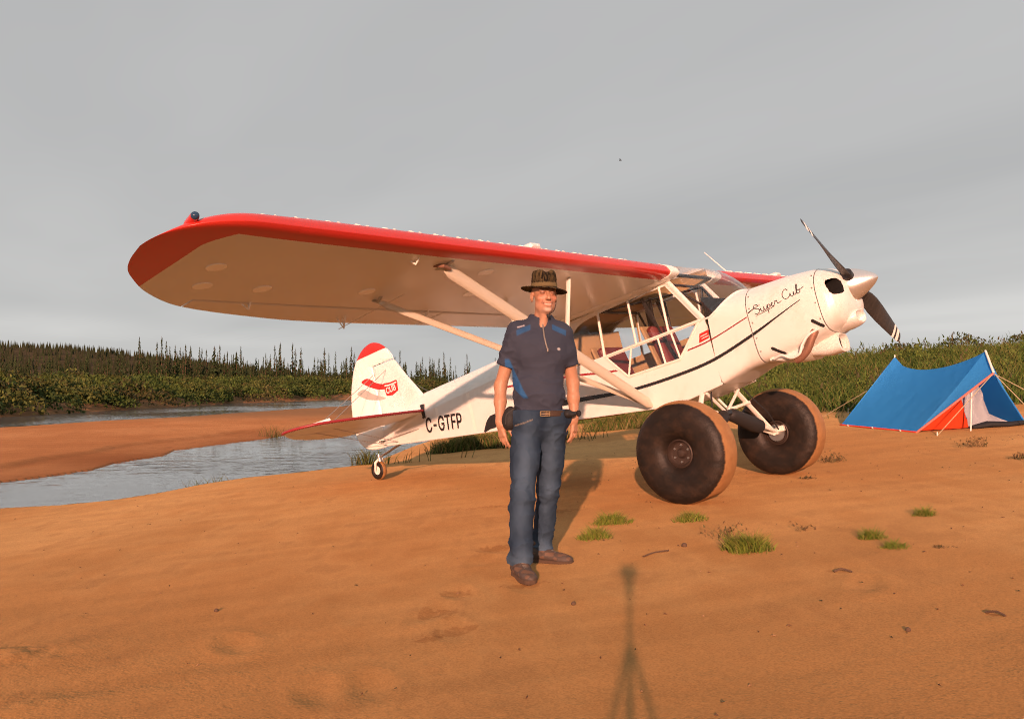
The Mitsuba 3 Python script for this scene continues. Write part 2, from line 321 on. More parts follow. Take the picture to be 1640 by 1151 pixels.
# nose bowl with two air inlets
import manifold3d as m3
xs = np.concatenate([[0.728], np.linspace(0.74, 0.84, 8), np.linspace(0.85, 0.93, 12)])
bowl = loft(xs)
n = len(bowl.vertices)
cf = np.array([[0.935, 0, 0.0], [0.728, 0, -0.1]])
k = np.arange(72); k2 = (k + 1) % 72
bowl = tm(np.vstack([bowl.vertices, cf]), np.vstack([bowl.faces, np.stack([k + n - 72, k2 + n - 72, k * 0 + n], 1), np.stack([k2, k, k * 0 + n + 1], 1)]))
bowl.merge_vertices(); bowl.fix_normals()
mb = m3.Manifold(m3.Mesh(bowl.vertices.astype(np.float32), bowl.faces.astype(np.uint32)))
def mtri(mm): q = mm.to_mesh(); return tm(q.vert_properties[:, :3], q.tri_verts)
cups = []
for s in (-1, 1):
    c2 = Polygon([(-.068, -.072), (.068, -.072), (.068, .072), (-.068, .072)]).buffer(.0).buffer(-.045).buffer(.045)
    ex = trimesh.creation.extrude_polygon(c2, 0.30); ex.apply_transform(frame([math.cos(.45), s * math.sin(.45), 0.0], [0, 1, 0]))
    ex.apply_translation([0.66, s * 0.165, -0.005])
    mb = mb - m3.Manifold(m3.Mesh(ex.vertices.astype(np.float32), ex.faces.astype(np.uint32))); cups.append((c2, np.linalg.inv(frame([math.cos(.45), s * math.sin(.45), 0.0], [0, 1, 0])) @ trimesh.transformations.translation_matrix([-0.66, -s * 0.165, 0.005])))
bm0 = mtri(mb); inl = []
for c2, Mi in cups:
    q = trimesh.transform_points(bm0.triangles_center, Mi); wall = shapely.distance(shapely.points(q[:, 0], q[:, 1]), c2.exterior)
    ins = shapely.contains(c2.buffer(.003), shapely.points(q[:, 0], q[:, 1]))
    inl.append(ins & ((wall < .0025) | (np.abs(q[:, 2]) < .003)) & (q[:, 2] > -.005) & (q[:, 2] < .299))
bowlk = part('nose_bowl', tm(bm0.vertices, bm0.faces[~(inl[0] | inl[1])]), 'white_paint', smooth=35)
for q in inl: sub(bowlk, 'air_inlet', tm(bm0.vertices, bm0.faces[q]), 'dark_cavity')
# lower chin scoop in front and the carburettor air box below
chin = np.array([[[0.93 - .0 * k, y, -0.235 - 0.0 * k] for y in (-.12, -.06, 0, .06, .12)] for k in range(1)])
def scoop(xs, ws, zt, zb, n=24, at=0.0, e=.7):
    P = []
    for x, w, a, b in zip(xs, ws, zt, zb):
        t = np.arange(n) * 2 * np.pi / n; s, c = np.sin(t), np.cos(t)
        P.append(np.stack([x + 0 * t, at + w * np.sign(s) * np.abs(s) ** e, (a + b) / 2 + (a - b) / 2 * np.sign(c) * np.abs(c) ** e], -1))
    m = quadgrid(np.array(P), True); m.fix_normals(); return m
part('chin_scoop', scoop([0.66, 0.74, 0.82, 0.88, 0.915, 0.922, 0.915, 0.86], [.10, .15, .165, .155, .135, .125, .11, .10], [-.24, -.23, -.22, -.215, -.215, -.225, -.235, -.24], [-.37, -.372, -.368, -.357, -.342, -.332, -.322, -.32], e=1.0), 'white_paint', smooth=50)
ab = part('carburettor_air_box', scoop([0.34, 0.46, 0.60, 0.72, 0.725, 0.64], [.08, .12, .135, .13, .115, .11], [-.36, -.36, -.36, -.365, -.38, -.39], [-.46, -.51, -.54, -.535, -.52, -.51]), 'white_paint', smooth=50)
sub(ab, 'intake_screen', box([.006, .20, .11], (0.66, 0, -.45)), 'dark_cavity')
ex = curve([(0.62, -.31, -.315), (0.58, -.33, -.38), (0.52, -.335, -.46), (0.45, -.33, -.505), (0.40, -.32, -.515)])
part('exhaust_pipe', tube(ex, [.035] * 6 + [.033] * (len(ex) - 6), 14), 'rust_metal')
lip = curve([(0.22, -.35, -.455), (0.30, -.362, -.445), (0.38, -.37, -.49), (0.46, -.372, -.475), (0.50, -.366, -.41), (0.57, -.355, -.345), (0.66, -.335, -.315)])
part('cowl_lip', tube(lip, .011, 8), 'white_paint')
part('cowl_flap', scoop([0.16, 0.30, 0.42, 0.48], [.30, .315, .31, .28], [-.43, -.42, -.40, -.38], [-.47, -.52, -.53, -.47]), 'white_paint', smooth=50)
for a, b in (((0.64, -.24), (0.70, -.30)), ((0.235, -.365), (0.305, -.43))):
    pl = LineString([a, b]).buffer(.014)
    v, f = tri2d(pl, .02); part('cowl_latch', tm(np.column_stack([v[:, 0], -nside(v[:, 0], v[:, 1]) - .004, v[:, 1]]), f), 'dark_cavity', smooth=True)
# spinner and propeller
pr = np.array([(0.0, .0), (.004, .012), (.03, .042), (.08, .078), (.14, .112), (.20, .138), (.25, .150), (.262, .150)])
an = np.linspace(0, 2 * np.pi, 40, endpoint=False)
SX = 1.147
pc = curve(pr, 5); P = np.stack([np.repeat((SX - pc[:, 0])[:, None], 40, 1), pc[:, 1:] * np.cos(an), pc[:, 1:] * np.sin(an)], -1)
sp = part('spinner', quadgrid(P, True), 'spinner_metal', smooth=True)
part('spinner_backplate', trimesh.creation.cylinder(.155, .016, sections=40, transform=frame([1, 0, 0]) @ trimesh.transformations.translation_matrix([0, 0, .882])), 'grey_metal')
XP, RP, PHI = 0.942, 0.955, math.radians(149.08)
def blade(sgn):
    ang = PHI if sgn > 0 else PHI + math.pi
    e = np.array([0, math.cos(ang), math.sin(ang)]); tng = np.array([0, -math.sin(ang), math.cos(ang)])
    rs = np.array([.06, .12, .18, .26, .36, .5, .64, .78, .88, .925, .948, .955]); ch = np.array([.075, .075, .10, .135, .155, .16, .15, .132, .115, .10, .075, .03])
    tk = np.array([.06, .055, .042, .032, .026, .021, .017, .013, .010, .009, .008, .005]); tw = np.radians([58, 56, 52, 46, 39, 31, 25, 21, 18.5, 17.5, 17, 17])
    t = np.arange(20) * 2 * np.pi / 20
    P = []
    for r, c, k, a in zip(rs, ch, tk, tw):
        xx = c / 2 * np.cos(t); yy = k / 2 * np.sin(t) * (1 - .25 * np.cos(t))
        d1 = tng * math.cos(a) + np.array([1, 0, 0]) * math.sin(a) * 1.0; d2 = np.cross(e, d1)
        P.append(np.array([XP, 0, 0]) + e * r + xx[:, None] * d1 + yy[:, None] * d2)
    P = np.array(P); m = quadgrid(P, True); nn = len(m.vertices)
    kk = np.arange(20); m = tm(np.vstack([m.vertices, P[-1].mean(0)]), np.vstack([m.faces, np.stack([kk + nn - 20, (kk + 1) % 20 + nn - 20, kk * 0 + nn], 1)])); m.fix_normals()
    fcent = (m.triangles_center - [XP, 0, 0]) @ e
    return m, e
def blade_fn(p, n, uv):
    r = uv.x
    st = smoothstep(.80, .803, r) * smoothstep(.838, .835, r) + smoothstep(.865, .868, r) * smoothstep(.915, .912, r)
    return mix(mix((0.022, 0.02, 0.02), (0.04, 0.036, 0.034), noise(r * 40, uv.y * 20)), C3(.75, .72, .66), dr.clip(st, 0, 1))
mat('blade_paint', mikit.proc(blade_fn), rough=0.4)
prop = f'{AIR}__propeller'
for s in (1, -1):
    m, e = blade(s); m = m.subdivide()
    v = np.array(m.vertices); sub(prop, 'blade', m, 'blade_paint', smooth=True, uv=np.column_stack([(v - [XP, 0, 0]) @ e, v[:, 0]]))
    hub = trimesh.creation.cylinder(.052, .10, sections=24); hub.apply_transform(frame(e)); hub.apply_translation(np.array([XP, 0, 0]) + e * .115); sub(prop, 'blade_boot', hub, 'black_paint')
# ---- wings
mat('cream_tube', (0.60, 0.52, 0.40), rough=.4, coat=.3)
mat('lens_blue', (0.02, 0.05, 0.10), rough=.15)
AX = np.array([0, .0125, .025, .05, .1, .15, .2, .3, .4, .5, .6, .7, .8, .9, 1])
AU = np.array([0, .030, .043, .0605, .0790, .0885, .0935, .0955, .0900, .0795, .0655, .0500, .0335, .0170, .0012])
AL = np.array([0, -.0150, -.0190, -.0220, -.0240, -.0243, -.024, -.022, -.0195, -.0165, -.0135, -.0100, -.0070, -.0035, -.0012])
CH, XLE, ZW, INC, DIH, WASH = 1.60, -0.447, 0.570, math.radians(2.2), math.radians(0.683), math.radians(0.86)
HALF = 5.345
from scipy.interpolate import PchipInterpolator
TEF = PchipInterpolator([0, 3.0, 3.6, 4.04, 4.4, 4.65, 4.97, 5.16, 5.25, 5.31, 5.345], [CH, CH, 1.575, 1.51, 1.435, 1.355, 1.14, .93, .80, .64, .46])
def ple(y):  # planform: leading edge setback, trailing edge setback (metres behind the straight leading edge)
    q = np.clip((y - 4.80) / (HALF - 4.80), 0, 1); le = 0.46 * (1 - np.sqrt(np.clip(1 - q ** 2.6, 0, 1)))
    return le, np.maximum(TEF(np.minimum(y, HALF)), le)
def wpt(y, x, up, side):
    """y: distance from the centre line, x: metres behind the straight leading edge."""
    le, te = ple(y); c = np.maximum(te - le, 1e-4); f = np.clip((x - le) / c, 0, 1)
    fu = np.sqrt(f)
    h = np.where(up, np.interp(f, AX, AU), np.interp(f, AX, AL)) * np.minimum(CH, c * 1.0 + .0 * c) 
    h = h * np.where(y > 4.6, np.clip(1 - ((y - 4.6) / (HALF - 4.6)) ** 5, 0.12, 1) , 1)
    i = INC - WASH * (y - YR0) / (HALF - YR0); d = (y - YR0) * math.tan(DIH)
    return np.stack([XLE - x * np.cos(i) + h * np.sin(i), side * y + 0 * x, ZW - x * np.sin(i) + h * np.cos(i) + d], -1)
FS = (1 - np.cos(np.linspace(0, np.pi, 33))) / 2     # chord fractions, dense at both ends
def wing_piece(ys, x0, x1, side, caps=(False, False), bow=0.0):
    """Closed section loop from x1 over the top to x0 and back underneath; x0 = None: from the leading edge, x1 = None: to the trailing edge."""
    P, U = [], []
    for y in ys:
        le, te = ple(y); a = le if x0 is None else x0; b = te if x1 is None else min(x1, te)
        f = FS if x0 is None else np.linspace(0, 1, 14)
        if x0 is None and x1 is None: f = FS
        xs_ = a + (b - a) * f
        top = wpt(y, xs_[::-1], np.ones(len(xs_), bool), side); bot = wpt(y, xs_[1:] if x0 is None else xs_, np.zeros(len(xs_) - (x0 is None), bool), side)
        if x0 is not None:                            # rounded nose of a control surface
            zc = (top[-1] + bot[0]) / 2
            nose = np.array([zc + [0.018, 0, 0]]); top = np.vstack([top, nose])
            P.append(np.vstack([top, bot])); U.append(np.vstack([np.column_stack([np.append(xs_[::-1], a - .018), 0 * np.append(xs_, 0) + y]), np.column_stack([xs_, 0 * xs_ + y])]))
        else:
            P.append(np.vstack([top, bot])); U.append(np.vstack([np.column_stack([xs_[::-1], 0 * xs_ + y]), np.column_stack([xs_[1:], 0 * xs_[1:] + y])]))
    P, U = np.array(P), np.array(U)
    m = quadgrid(P, True); v, f, u = np.array(m.vertices), np.array(m.faces), U.reshape(-1, 2)
    L = P.shape[1]
    for e, on in zip((0, -1), caps):
        if on:
            ring = P[e]; n0 = len(v); kk = np.arange(L)
            v = np.vstack([v, ring, ring.mean(0)]); u = np.vstack([u, U[e], U[e].mean(0)])
            f = np.vstack([f, np.stack([kk + n0, (kk + 1) % L + n0, kk * 0 + n0 + L], 1)])
    return v, f, u
def joinv(ps):
    V, F, U, n = [], [], [], 0
    for v, f, u in ps: V.append(v); F.append(f + n); U.append(u); n += len(v)
    return tm(np.vstack(V), np.vstack(F)), np.vstack(U)
HX = 1.215                                             # hinge line
YF0, YF1, YA1 = 0.72, 2.28, 4.62
for side, nm in ((-1, 'wing'), (1, 'wing')):
    lin = lambda a, b, st: np.linspace(a, b, max(2, int(round((b - a) / st)) + 1))
    tip = HALF - 0.74 * (1 - np.linspace(0, 1, 64)) ** 2.6; tip[-1] = HALF - 0.00002
    tip = np.concatenate([[YA1], tip[tip > YA1 + .01]])
    ps = [wing_piece(lin(.385, YF0, .12), None, None, side, (True, True)), wing_piece(lin(YF0, YA1, .13), None, HX, side, (True, True)), wing_piece(tip, None, None, side, (True, True))]
    m, u = joinv(ps)
    w = part(nm, m, 'wing_paint', smooth=True, uv=u)
    for a, b, nn in ((YF0 + .012, YF1 - .006, 'flap'), (YF1 + .006, YA1 - .012, 'aileron')):
        v, f, uu = wing_piece(lin(a, b, .13), HX + .022, None, side, (True, True))
        sub(w, nn, tm(v, f), 'wing_paint', smooth=True, uv=uu)
    # vortex generators along the top
    for y in np.arange(1.0, 4.8, .23):
        for o in (0, .085):
            c = wpt(np.array(y + o), np.array(.15), np.array(True), side)
            g = tm([(-.03, 0, 0), (.03, 0, 0), (-.03, 0, .018), (.0, 0, .018), (-.03, .003, 0), (.03, .003, 0), (-.03, .003, .018), (0, .003, .018)], [[0, 1, 3], [0, 3, 2], [4, 7, 5], [4, 6, 7], [0, 4, 5], [0, 5, 1], [2, 3, 7], [2, 7, 6], [0, 2, 6], [0, 6, 4], [1, 5, 7], [1, 7, 3]])
            g.apply_transform(trimesh.transformations.rotation_matrix(.3 if o else -.3, [0, 0, 1])); g.apply_translation(c - [0, 0, .002])
            sub(w, 'vortex_generator', g, 'white_tube', smooth=False)
    c = wpt(np.array(2.30), np.array(.20), np.array(True), side)
    sub(w, 'fuel_cap_fairing', box([.16, .13, .05], c + [0, 0, .008], bev=.018), 'white_paint')
    # inspection covers on the underside
    for y, x in ((4.80, .62), (4.70, .95), (4.28, .93), (3.45, .85), (2.75, .30), (2.45, .75)):
        c = wpt(np.array(y), np.array(x), np.array(False), side)
        d = trimesh.creation.cylinder(.062, .006, sections=28); d.apply_translation(c - [0, 0, .001])
        sub(w, 'inspection_cover', d, 'wing_root_white', smooth=40)
    # fittings below: tie-down ring and aileron hinges, wing tip lamp
    for y, x, s in ((3.55, .22, .028), (4.2, HX + .02, .045), (3.2, HX + .25, .09), (2.5, HX + .02, .05)):
        c = wpt(np.array(y), np.array(x), np.array(False), side)
        sub(w, 'hinge_bracket', cat([tube([c + [-.03, -.03, .01], c + [0, 0, -s], c + [-.03, .03, .01]], .006, 6), tube([c + [.05, 0, .01], c + [0, 0, -s]], .006, 6)]), 'white_tube')
    cb = wpt(np.array(3.21), np.array(HX + .3), np.array(False), side); ca = wpt(np.array(3.21), np.array(.72), np.array(False), side)
    sub(w, 'aileron_cable', tube([ca + [0, 0, -.05], cb + [0, 0, -.08]], .0028, 6), 'cream_tube')
    c = wpt(np.array(5.19), np.array(.19), np.array(True), side) - [0, 0, .012]
    sub(w, 'tip_lamp', tube([c + [-.18, -side * .03, -.035], c + [-.10, -side * .02, -.01], c + [-.02, 0, .005], c + [.075, side * .02, .012]], [.012, .026, .028, .024], 14), 'red_paint')
    sub(w, 'tip_lens', trimesh.creation.icosphere(2, .023).apply_translation(c + [.078, side * .021, .012]), 'lens_blue', smooth=True)
    # white root fairing along the rib and round the leading edge
    v, f, uu = wing_piece([.36, .47, .50], None, None, side, (True, True)); v = v.copy()
    v[:, 2] += np.where(v[:, 2] > v[:, 2].mean(), 1, -1) * .004; v[:, 0] = np.where(v[:, 0] > XLE - .02, v[:, 0] + .012, v[:, 0])
    sub(w, 'root_fairing', tm(v, f), 'wing_root_white', smooth=40)
    # lift struts
    sf, sr, se = np.array([-.71, side * 3.24, .545]), np.array([-1.43, side * 3.24, .525]), np.array([-1.068, side * .365, -.556])
    ax = np.array([1.0, 0, 0])
    a = part('lift_strut', tube([sf, sf + (se - sf) * .02, sf + (se - sf) * .97, se], [.02, .052, .052, .02], 14, flat=.5, updir=[0, side * .9, -.35]), 'cream_tube', smooth=40)
    sub(a, 'strut_fitting', tube([sf + [0.10, 0, .02], sf, sf + [-.07, 0, .02]], .017, 8), 'grey_metal'); sub(a, 'strut_fork', tube([sf + [.03, -side * .03, -.02], sf + [.05, side * .05, -.01], sf + [-.02, side * .07, .02]], .014, 8), 'rust_metal')
    b = part('rear_lift_strut', tube([sr, sr + (se - sr) * .02, sr + (se - sr) * .97, se + [-.05, 0, 0]], [.012, .030, .030, .014], 12, flat=.55, updir=[0, side * .9, -.35]), 'cream_tube', smooth=40)
    sub(b, 'strut_fitting', tube([sr + [.05, 0, .03], sr, sr + [-.05, 0, .03]], .013, 8), 'grey_metal')
    # jury struts
    jf = sf + (se - sf) * .515; jr = sr + (se - sr) * .515
    wf = wpt(np.array(abs(jf[1])), np.array(.26), np.array(False), side); wr = wpt(np.array(abs(jr[1])), np.array(.98), np.array(False), side)
    J = part('jury_strut', tube([jf, wf], .021, 10, flat=.6, updir=[1, 0, 0]), 'white_paint')
    sub(J, 'rear_post', tube([jr, wr], .014, 8), 'white_tube'); sub(J, 'cross_brace', tube([jf, jr], .014, 8), 'white_tube'); sub(J, 'diagonal', tube([jf, wr], .010, 8), 'white_tube')
# ---- fuselage
def halfw(X): return np.interp(X, [-5.24, -2.05, -1.8, 1], [.028, .352, .36, .36])
def zlow(X): return np.interp(X, [-5.24, -1.0, -.7, -.31], [-.10, -.60, -.60, -.545])
def zup(X): return np.interp(X, [-5.24, -4.4, -2.05], [.10, .135, .27])
def ztop(X): return np.interp(X, [-5.24, -4.45, -3.15, -2.05, -1.9], [.16, .385, .45, .545, .55])
def ybody(X, z): return halfw(X)
def side_sheet(poly, s, off=0.0, maxlen=.12, yf=None):
    V, F, n = [], [], 0
    for g in polys(poly):
        v, f = tri2d(g, maxlen)
        y = (ybody(v[:, 0], v[:, 1]) if yf is None else yf(v[:, 0], v[:, 1])) + off
        V.append(np.column_stack([v[:, 0], s * y, v[:, 1]])); F.append(f + n); n += len(v)
    return tm(np.vstack(V), np.vstack(F))
RAIL = [(-.585, .52), (-1.0, .512), (-1.42, .492), (-1.75, .478), (-2.05, .465)]
rear_x = np.linspace(-2.05, -5.24, 14)
outline = Polygon([(-.31, -.545), (-.31, .075)] + RAIL + [(-2.051, .27)] + [(x, zup(x)) for x in rear_x[1:]] + [(x, zlow(x)) for x in (-5.24, -4, -3, -2, -1.0, -.7)])
W1 = Polygon([(-.622, .492), (-.375, .085), (-1.445, .040), (-1.408, .468), (-1.0, .488)])
W2 = Polygon([(-1.436, .466), (-1.472, .045), (-1.86, .035), (-1.85, .20), (-1.80, .33), (-1.72, .405), (-1.6, .45)])
W3 = Polygon([(-1.44, .015), (-1.245, -.225), (-.655, -.215), (-.40, .055)])
W2s = W2.buffer(-.02).buffer(.02)
fus = f'{AIR}__fuselage'
sub(fus, 'side_panel', side_sheet(outline.difference(unary_union([W1, W2s, W3])), -1), 'white_paint', smooth=True)
sub(fus, 'side_panel', side_sheet(outline.difference(unary_union([W1, W2s])), 1), 'white_paint', smooth=True)
lin = Polygon([(-.36, -.50), (-.36, .03), (-.60, .49), (-1.42, .47), (-2.0, .45), (-2.0, -.44), (-1.0, -.57)])
sub(fus, 'cabin_lining', side_sheet(lin.difference(unary_union([W1.buffer(.004), W2s.buffer(.004)])), 1, off=-.012), 'tan_lining', smooth=True)
sub(fus, 'cabin_lining', side_sheet(lin.difference(unary_union([W1.buffer(.004), W2s.buffer(.004), W3.buffer(.004)])), -1, off=-.012), 'tan_lining', smooth=True)
xs = np.concatenate([np.linspace(-.31, -1.0, 5), np.linspace(-1.3, -5.24, 12)])
m = quadgrid(np.array([[[x, y * halfw(x), zlow(x) + .001] for y in np.linspace(-1, 1, 7)] for x in xs])); sub(fus, 'belly', m, 'white_paint', smooth=True)
# rounded lower longerons soften the edge
for s in (-1, 1): sub(fus, 'longeron', tube([[x, s * (halfw(x) - .010), zlow(x) + .010] for x in xs], .013, 8), 'white_paint', smooth=True)
# turtledeck
P = []
for x in np.concatenate([np.linspace(-1.95, -4.5, 16), np.linspace(-4.6, -5.24, 6)]):
    t = np.linspace(-1, 1, 29); e = 1.55
    P.append(np.column_stack([0 * t + x, halfw(x) * t, zup(x) + (ztop(x) - zup(x)) * (1 - np.abs(t) ** e) ** (1 / 1.25)]))
sub(fus, 'turtledeck', quadgrid(np.array(P)), 'white_paint', smooth=50)
# cabin interior: floor, bulkheads, roof, tubes, seats, panel
cab = f'{AIR}__cabin'
sub(cab, 'floor', box([1.6, .66, .01], (-1.1, 0, -.50)), 'tan_lining')
sub(cab, 'rear_bulkhead', box([.01, .68, .95], (-1.98, 0, -.02)), 'tan_lining')
sub(cab, 'rear_curtain', box([.30, .012, .42], (-1.70, .26, .23)), 'tan_lining') if False else None
sub(cab, 'baggage_panel', quadgrid(np.array([[[x, y, z] for z in (-.45, .02, .36)] for x, y in ((-1.66, .33), (-1.74, .10), (-1.78, -.20), (-1.95, -.33))])), 'tan_lining', smooth=True)
roof = quadgrid(np.array([[wpt(np.array(0.4), np.array(c), np.array(True), 1) * [1, 0, 1] + [0, y, .0] for y in np.linspace(-.40, .40, 5)] for c in np.linspace(.62, 1.60, 10)])); sub(fus, 'roof', roof, 'white_paint', smooth=True)
sub(fus, 'headliner', quadgrid(np.array([[[x, y, .50 - .06 * sstep(-1.3, -2.0, x)] for y in (-.35, 0, .35)] for x in np.linspace(-1.15, -2.0, 6)])), 'tan_lining', smooth=True)
sky_l = quadgrid(np.array([[wpt(np.array(0.4), np.array(c), np.array(True), 1) * [1, 0, 1] + [0, y, .002] for y in np.linspace(-.39, .39, 5)] for c in np.linspace(.06, .62, 7)])); sub(cab, 'skylight', sky_l, 'pane', smooth=True)
for pts, r in (([(-.60, -.34, .50), (-.60, .34, .50)], .014), ([(-1.40, -.34, .48), (-1.40, .34, .48)], .014), ([(-.60, .34, .50), (-1.40, -.34, .48)], .011), ([(-.60, -.34, .50), (-.34, -.10, .16)], .012), ([(-.60, .34, .50), (-.34, .10, .16)], .012),
               ([(-.36, .35, .06), (-.60, .35, .50)], .016), ([(-1.38, .345, .48), (-1.10, .345, -.50)], .013), ([(-.60, .345, .50), (-.78, .345, -.10)], .012), ([(-1.02, .30, .49), (-1.05, .32, -.3)], .012), ([(-.98, -.05, .50), (-1.18, .20, -.05)], .014)):
    sub(cab, 'frame_tube', tube(pts, r, 8), 'black_paint')
pan = Polygon([(-.33, -.30), (.33, -.30), (.33, .05), (.22, .16), (-.22, .16), (-.33, .05)]).buffer(-.03).buffer(.03)
sub(cab, 'root_rib', quadgrid(np.array([[[XLE - x, .353, z] for z in (ZW - .04 - x * .038, ZW + .135 * (1 - abs(x / 1.6 - .3) * 1.1) - x * .038)] for x in np.linspace(.07, 1.5, 12)])), 'tan_lining', smooth=True); sub(cab, 'root_rib', quadgrid(np.array([[[XLE - x, -.353, z] for z in (ZW - .04 - x * .038, ZW + .135 * (1 - abs(x / 1.6 - .3) * 1.1) - x * .038)] for x in np.linspace(.07, 1.5, 12)])), 'tan_lining', smooth=True)
glare = np.array([wbase(ws_) * [1, .96, 1] + [-.02, 0, -.012] for ws_ in [np.linspace(-1, 1, 17)]])[0]; sub(cab, 'glareshield', quadgrid(np.array([glare, glare * [0, 1, 1] + [-.34, 0, -.02]])), 'dark_cavity', smooth=True)
e = trimesh.creation.extrude_polygon(pan, .015); e.apply_transform(frame([-1, 0, 0], [0, 1, 0])); e.apply_translation([-.30, 0, -.02]); sub(cab, 'instrument_panel', e, 'dark_cavity')
def seat(x, z, nm):
    st = f'{AIR}__{nm}'
    R = trimesh.transformations.rotation_matrix(.30, [0, 1, 0])
    b = box([.10, .42, .52], (0, 0, .26), bev=.04); b.apply_transform(trimesh.transformations.rotation_matrix(-.22, [0, 1, 0])); b.apply_translation([x, 0, z]); sub(st, 'backrest', b, 'maroon_vinyl')
    b2 = box([.03, .47, .57], (-.066, 0, .27), bev=.012); b2.apply_transform(trimesh.transformations.rotation_matrix(-.22, [0, 1, 0])); b2.apply_translation([x, 0, z]); sub(st, 'seat_shell', b2, 'tan_lining')
    sub(st, 'cushion', box([.46, .44, .10], (x + .22, 0, z - .0), bev=.035), 'maroon_vinyl')
seat(-.88, -.30, 'front_seat'); seat(-1.50, -.34, 'rear_seat')
sub(f'{AIR}__front_seat', 'seat_belt', tube([(-1.02, -.15, .50), (-.96, -.14, .30), (-.90, -.13, .05), (-.80, -.12, -.2)], .02, 6, flat=.2), 'black_paint')
sub(f'{AIR}__front_seat', 'seat_belt', tube([(-1.02, .15, .50), (-.98, .14, .30), (-.95, .13, .05)], .022, 6, flat=.2), 'black_paint')
hang = tube([(-1.12, .10, .50), (-1.11, .10, .30), (-1.13, .08, .05), (-1.10, .1, -.1)], [.03, .05, .04, .02], 8, flat=.5); sub(cab, 'hanging_headset', hang, 'black_rubber')
# glazing and its frames
win = [('window', W1, -1), ('window', W2s, -1), ('window', W1, 1), ('window', W2s, 1)]
for nm, pg, s in win: part(nm, side_sheet(pg.buffer(.002), s, off=-.004, maxlen=.6), 'pane', smooth=False)
dk = f'{AIR}__door'
sub(dk, 'lower_pane', side_sheet(W3.buffer(.002), -1, off=-.004, maxlen=.6), 'pane', smooth=False)
def bar(k, a, b, r=.012, s=-1, nm='frame_tube'):
    return sub(k, nm, tube([(a[0], s * (halfw(a[0]) + .003), a[1]), (b[0], s * (halfw(b[0]) + .003), b[1])], r, 8), 'white_tube')
bar(dk, (-1.455, .035), (-.345, .075), .014); bar(dk, (-1.44, .015), (-1.243, -.228), .012); bar(dk, (-1.245, -.225), (-.652, -.215), .013); bar(dk, (-.655, -.215), (-.385, .06), .013)
bar(dk, (-1.05, .488), (-1.072, .06)); bar(dk, (-.685, .505), (-.70, .07)); bar(dk, (-.68, .05), (-.65, -.21), .010); bar(dk, (-.83, .045), (-.815, -.21), .010); bar(dk, (-1.14, .03), (-1.243, -.225), .010)
for s in (-1, 1):
    k = f'{AIR}__window_frame' if s < 0 else f'{AIR}__window_frame_001'
    bar(k, (-1.418, .485), (-1.46, .035), .013, s, 'upright'); bar(k, (-.585, .525), (-2.0, .47), .016, s, 'roof_rail')
    if s > 0: bar(k, (-1.05, .488), (-1.072, .045), .012, s, 'upright'); bar(k, (-.685, .505), (-.70, .07), .012, s, 'upright')
    rp = curve([(-1.42, .475), (-1.6, .455), (-1.73, .405), (-1.81, .32), (-1.855, .19), (-1.86, .035)], 5); sub(k, 'rear_frame', tube([(a, s * (.359), b) for a, b in rp], .012, 8), 'white_tube')
    e = tube([(-.590, s * .355, .525), (-.325, s * .362, .075)], .026, 10, flat=.6, updir=[.5, 0, .3]); sub(k, 'windshield_pillar', e, 'white_paint')
ws = np.linspace(-1, 1, 33); base = wbase(ws); base[:, 2] += .004
ph = ws * np.pi / 2
top = np.column_stack([-.585 + .115 * np.abs(np.cos(ph)) ** .35, -.355 * np.sin(ph), .525 + .125 * np.abs(np.cos(ph)) ** .6])
G = np.array([base * (1 - k) + top * k + np.array([.055, 0, .03]) * (4 * k * (1 - k)) * np.abs(np.cos(ph))[:, None] for k in np.linspace(0, 1, 9)])
part('windshield', quadgrid(G), 'pane', smooth=True)
part('windshield_trim', tube(base, .010, 8), 'white_paint', smooth=True)
part('leading_edge_spar', tube([(-.50, -.38, .56), (-.50, .38, .56)], .018, 8), 'black_paint')
part('antenna', tube([(-.60, 1.03, .69), (-.80, 1.03, .99)], [.007, .004], 8), 'white_paint')
# ---- markings
def decal(poly, bsdf, nm, s=-1, off=.003, maxlen=.05, yf=None, parent=None):
    m = side_sheet(poly, s, off, maxlen, yf); return part(nm, m, bsdf, smooth=True) if parent is None else sub(parent, nm, m, bsdf, smooth=True)
def yall(x, z): return np.where(x > -.05, nside(x, z), np.where(x > -.31, nside(x, z), halfw(x)))
def band(pts, wd):
    c = curve(pts, 8); w = np.interp(np.linspace(0, 1, len(c)), np.linspace(0, 1, len(wd)), wd)
    t = np.gradient(c, axis=0); t /= np.linalg.norm(t, axis=1, keepdims=True); nn = np.column_stack([-t[:, 1], t[:, 0]])
    return Polygon(np.vstack([c + nn * w[:, None] / 2, (c - nn * w[:, None] / 2)[::-1]])).buffer(0)
blk = band([(-3.36, -.315), (-3.20, -.235), (-2.9, -.225), (-2.3, -.265), (-1.87, -.30), (-1.48, -.34), (-1.18, -.358), (-.76, -.35), (-.34, -.312), (.08, -.205), (.34, -.12), (.59, -.035)], [.02, .15, .12, .07, .045, .034, .030, .030, .029, .027, .014, .006])
dec = f'{AIR}__markings'
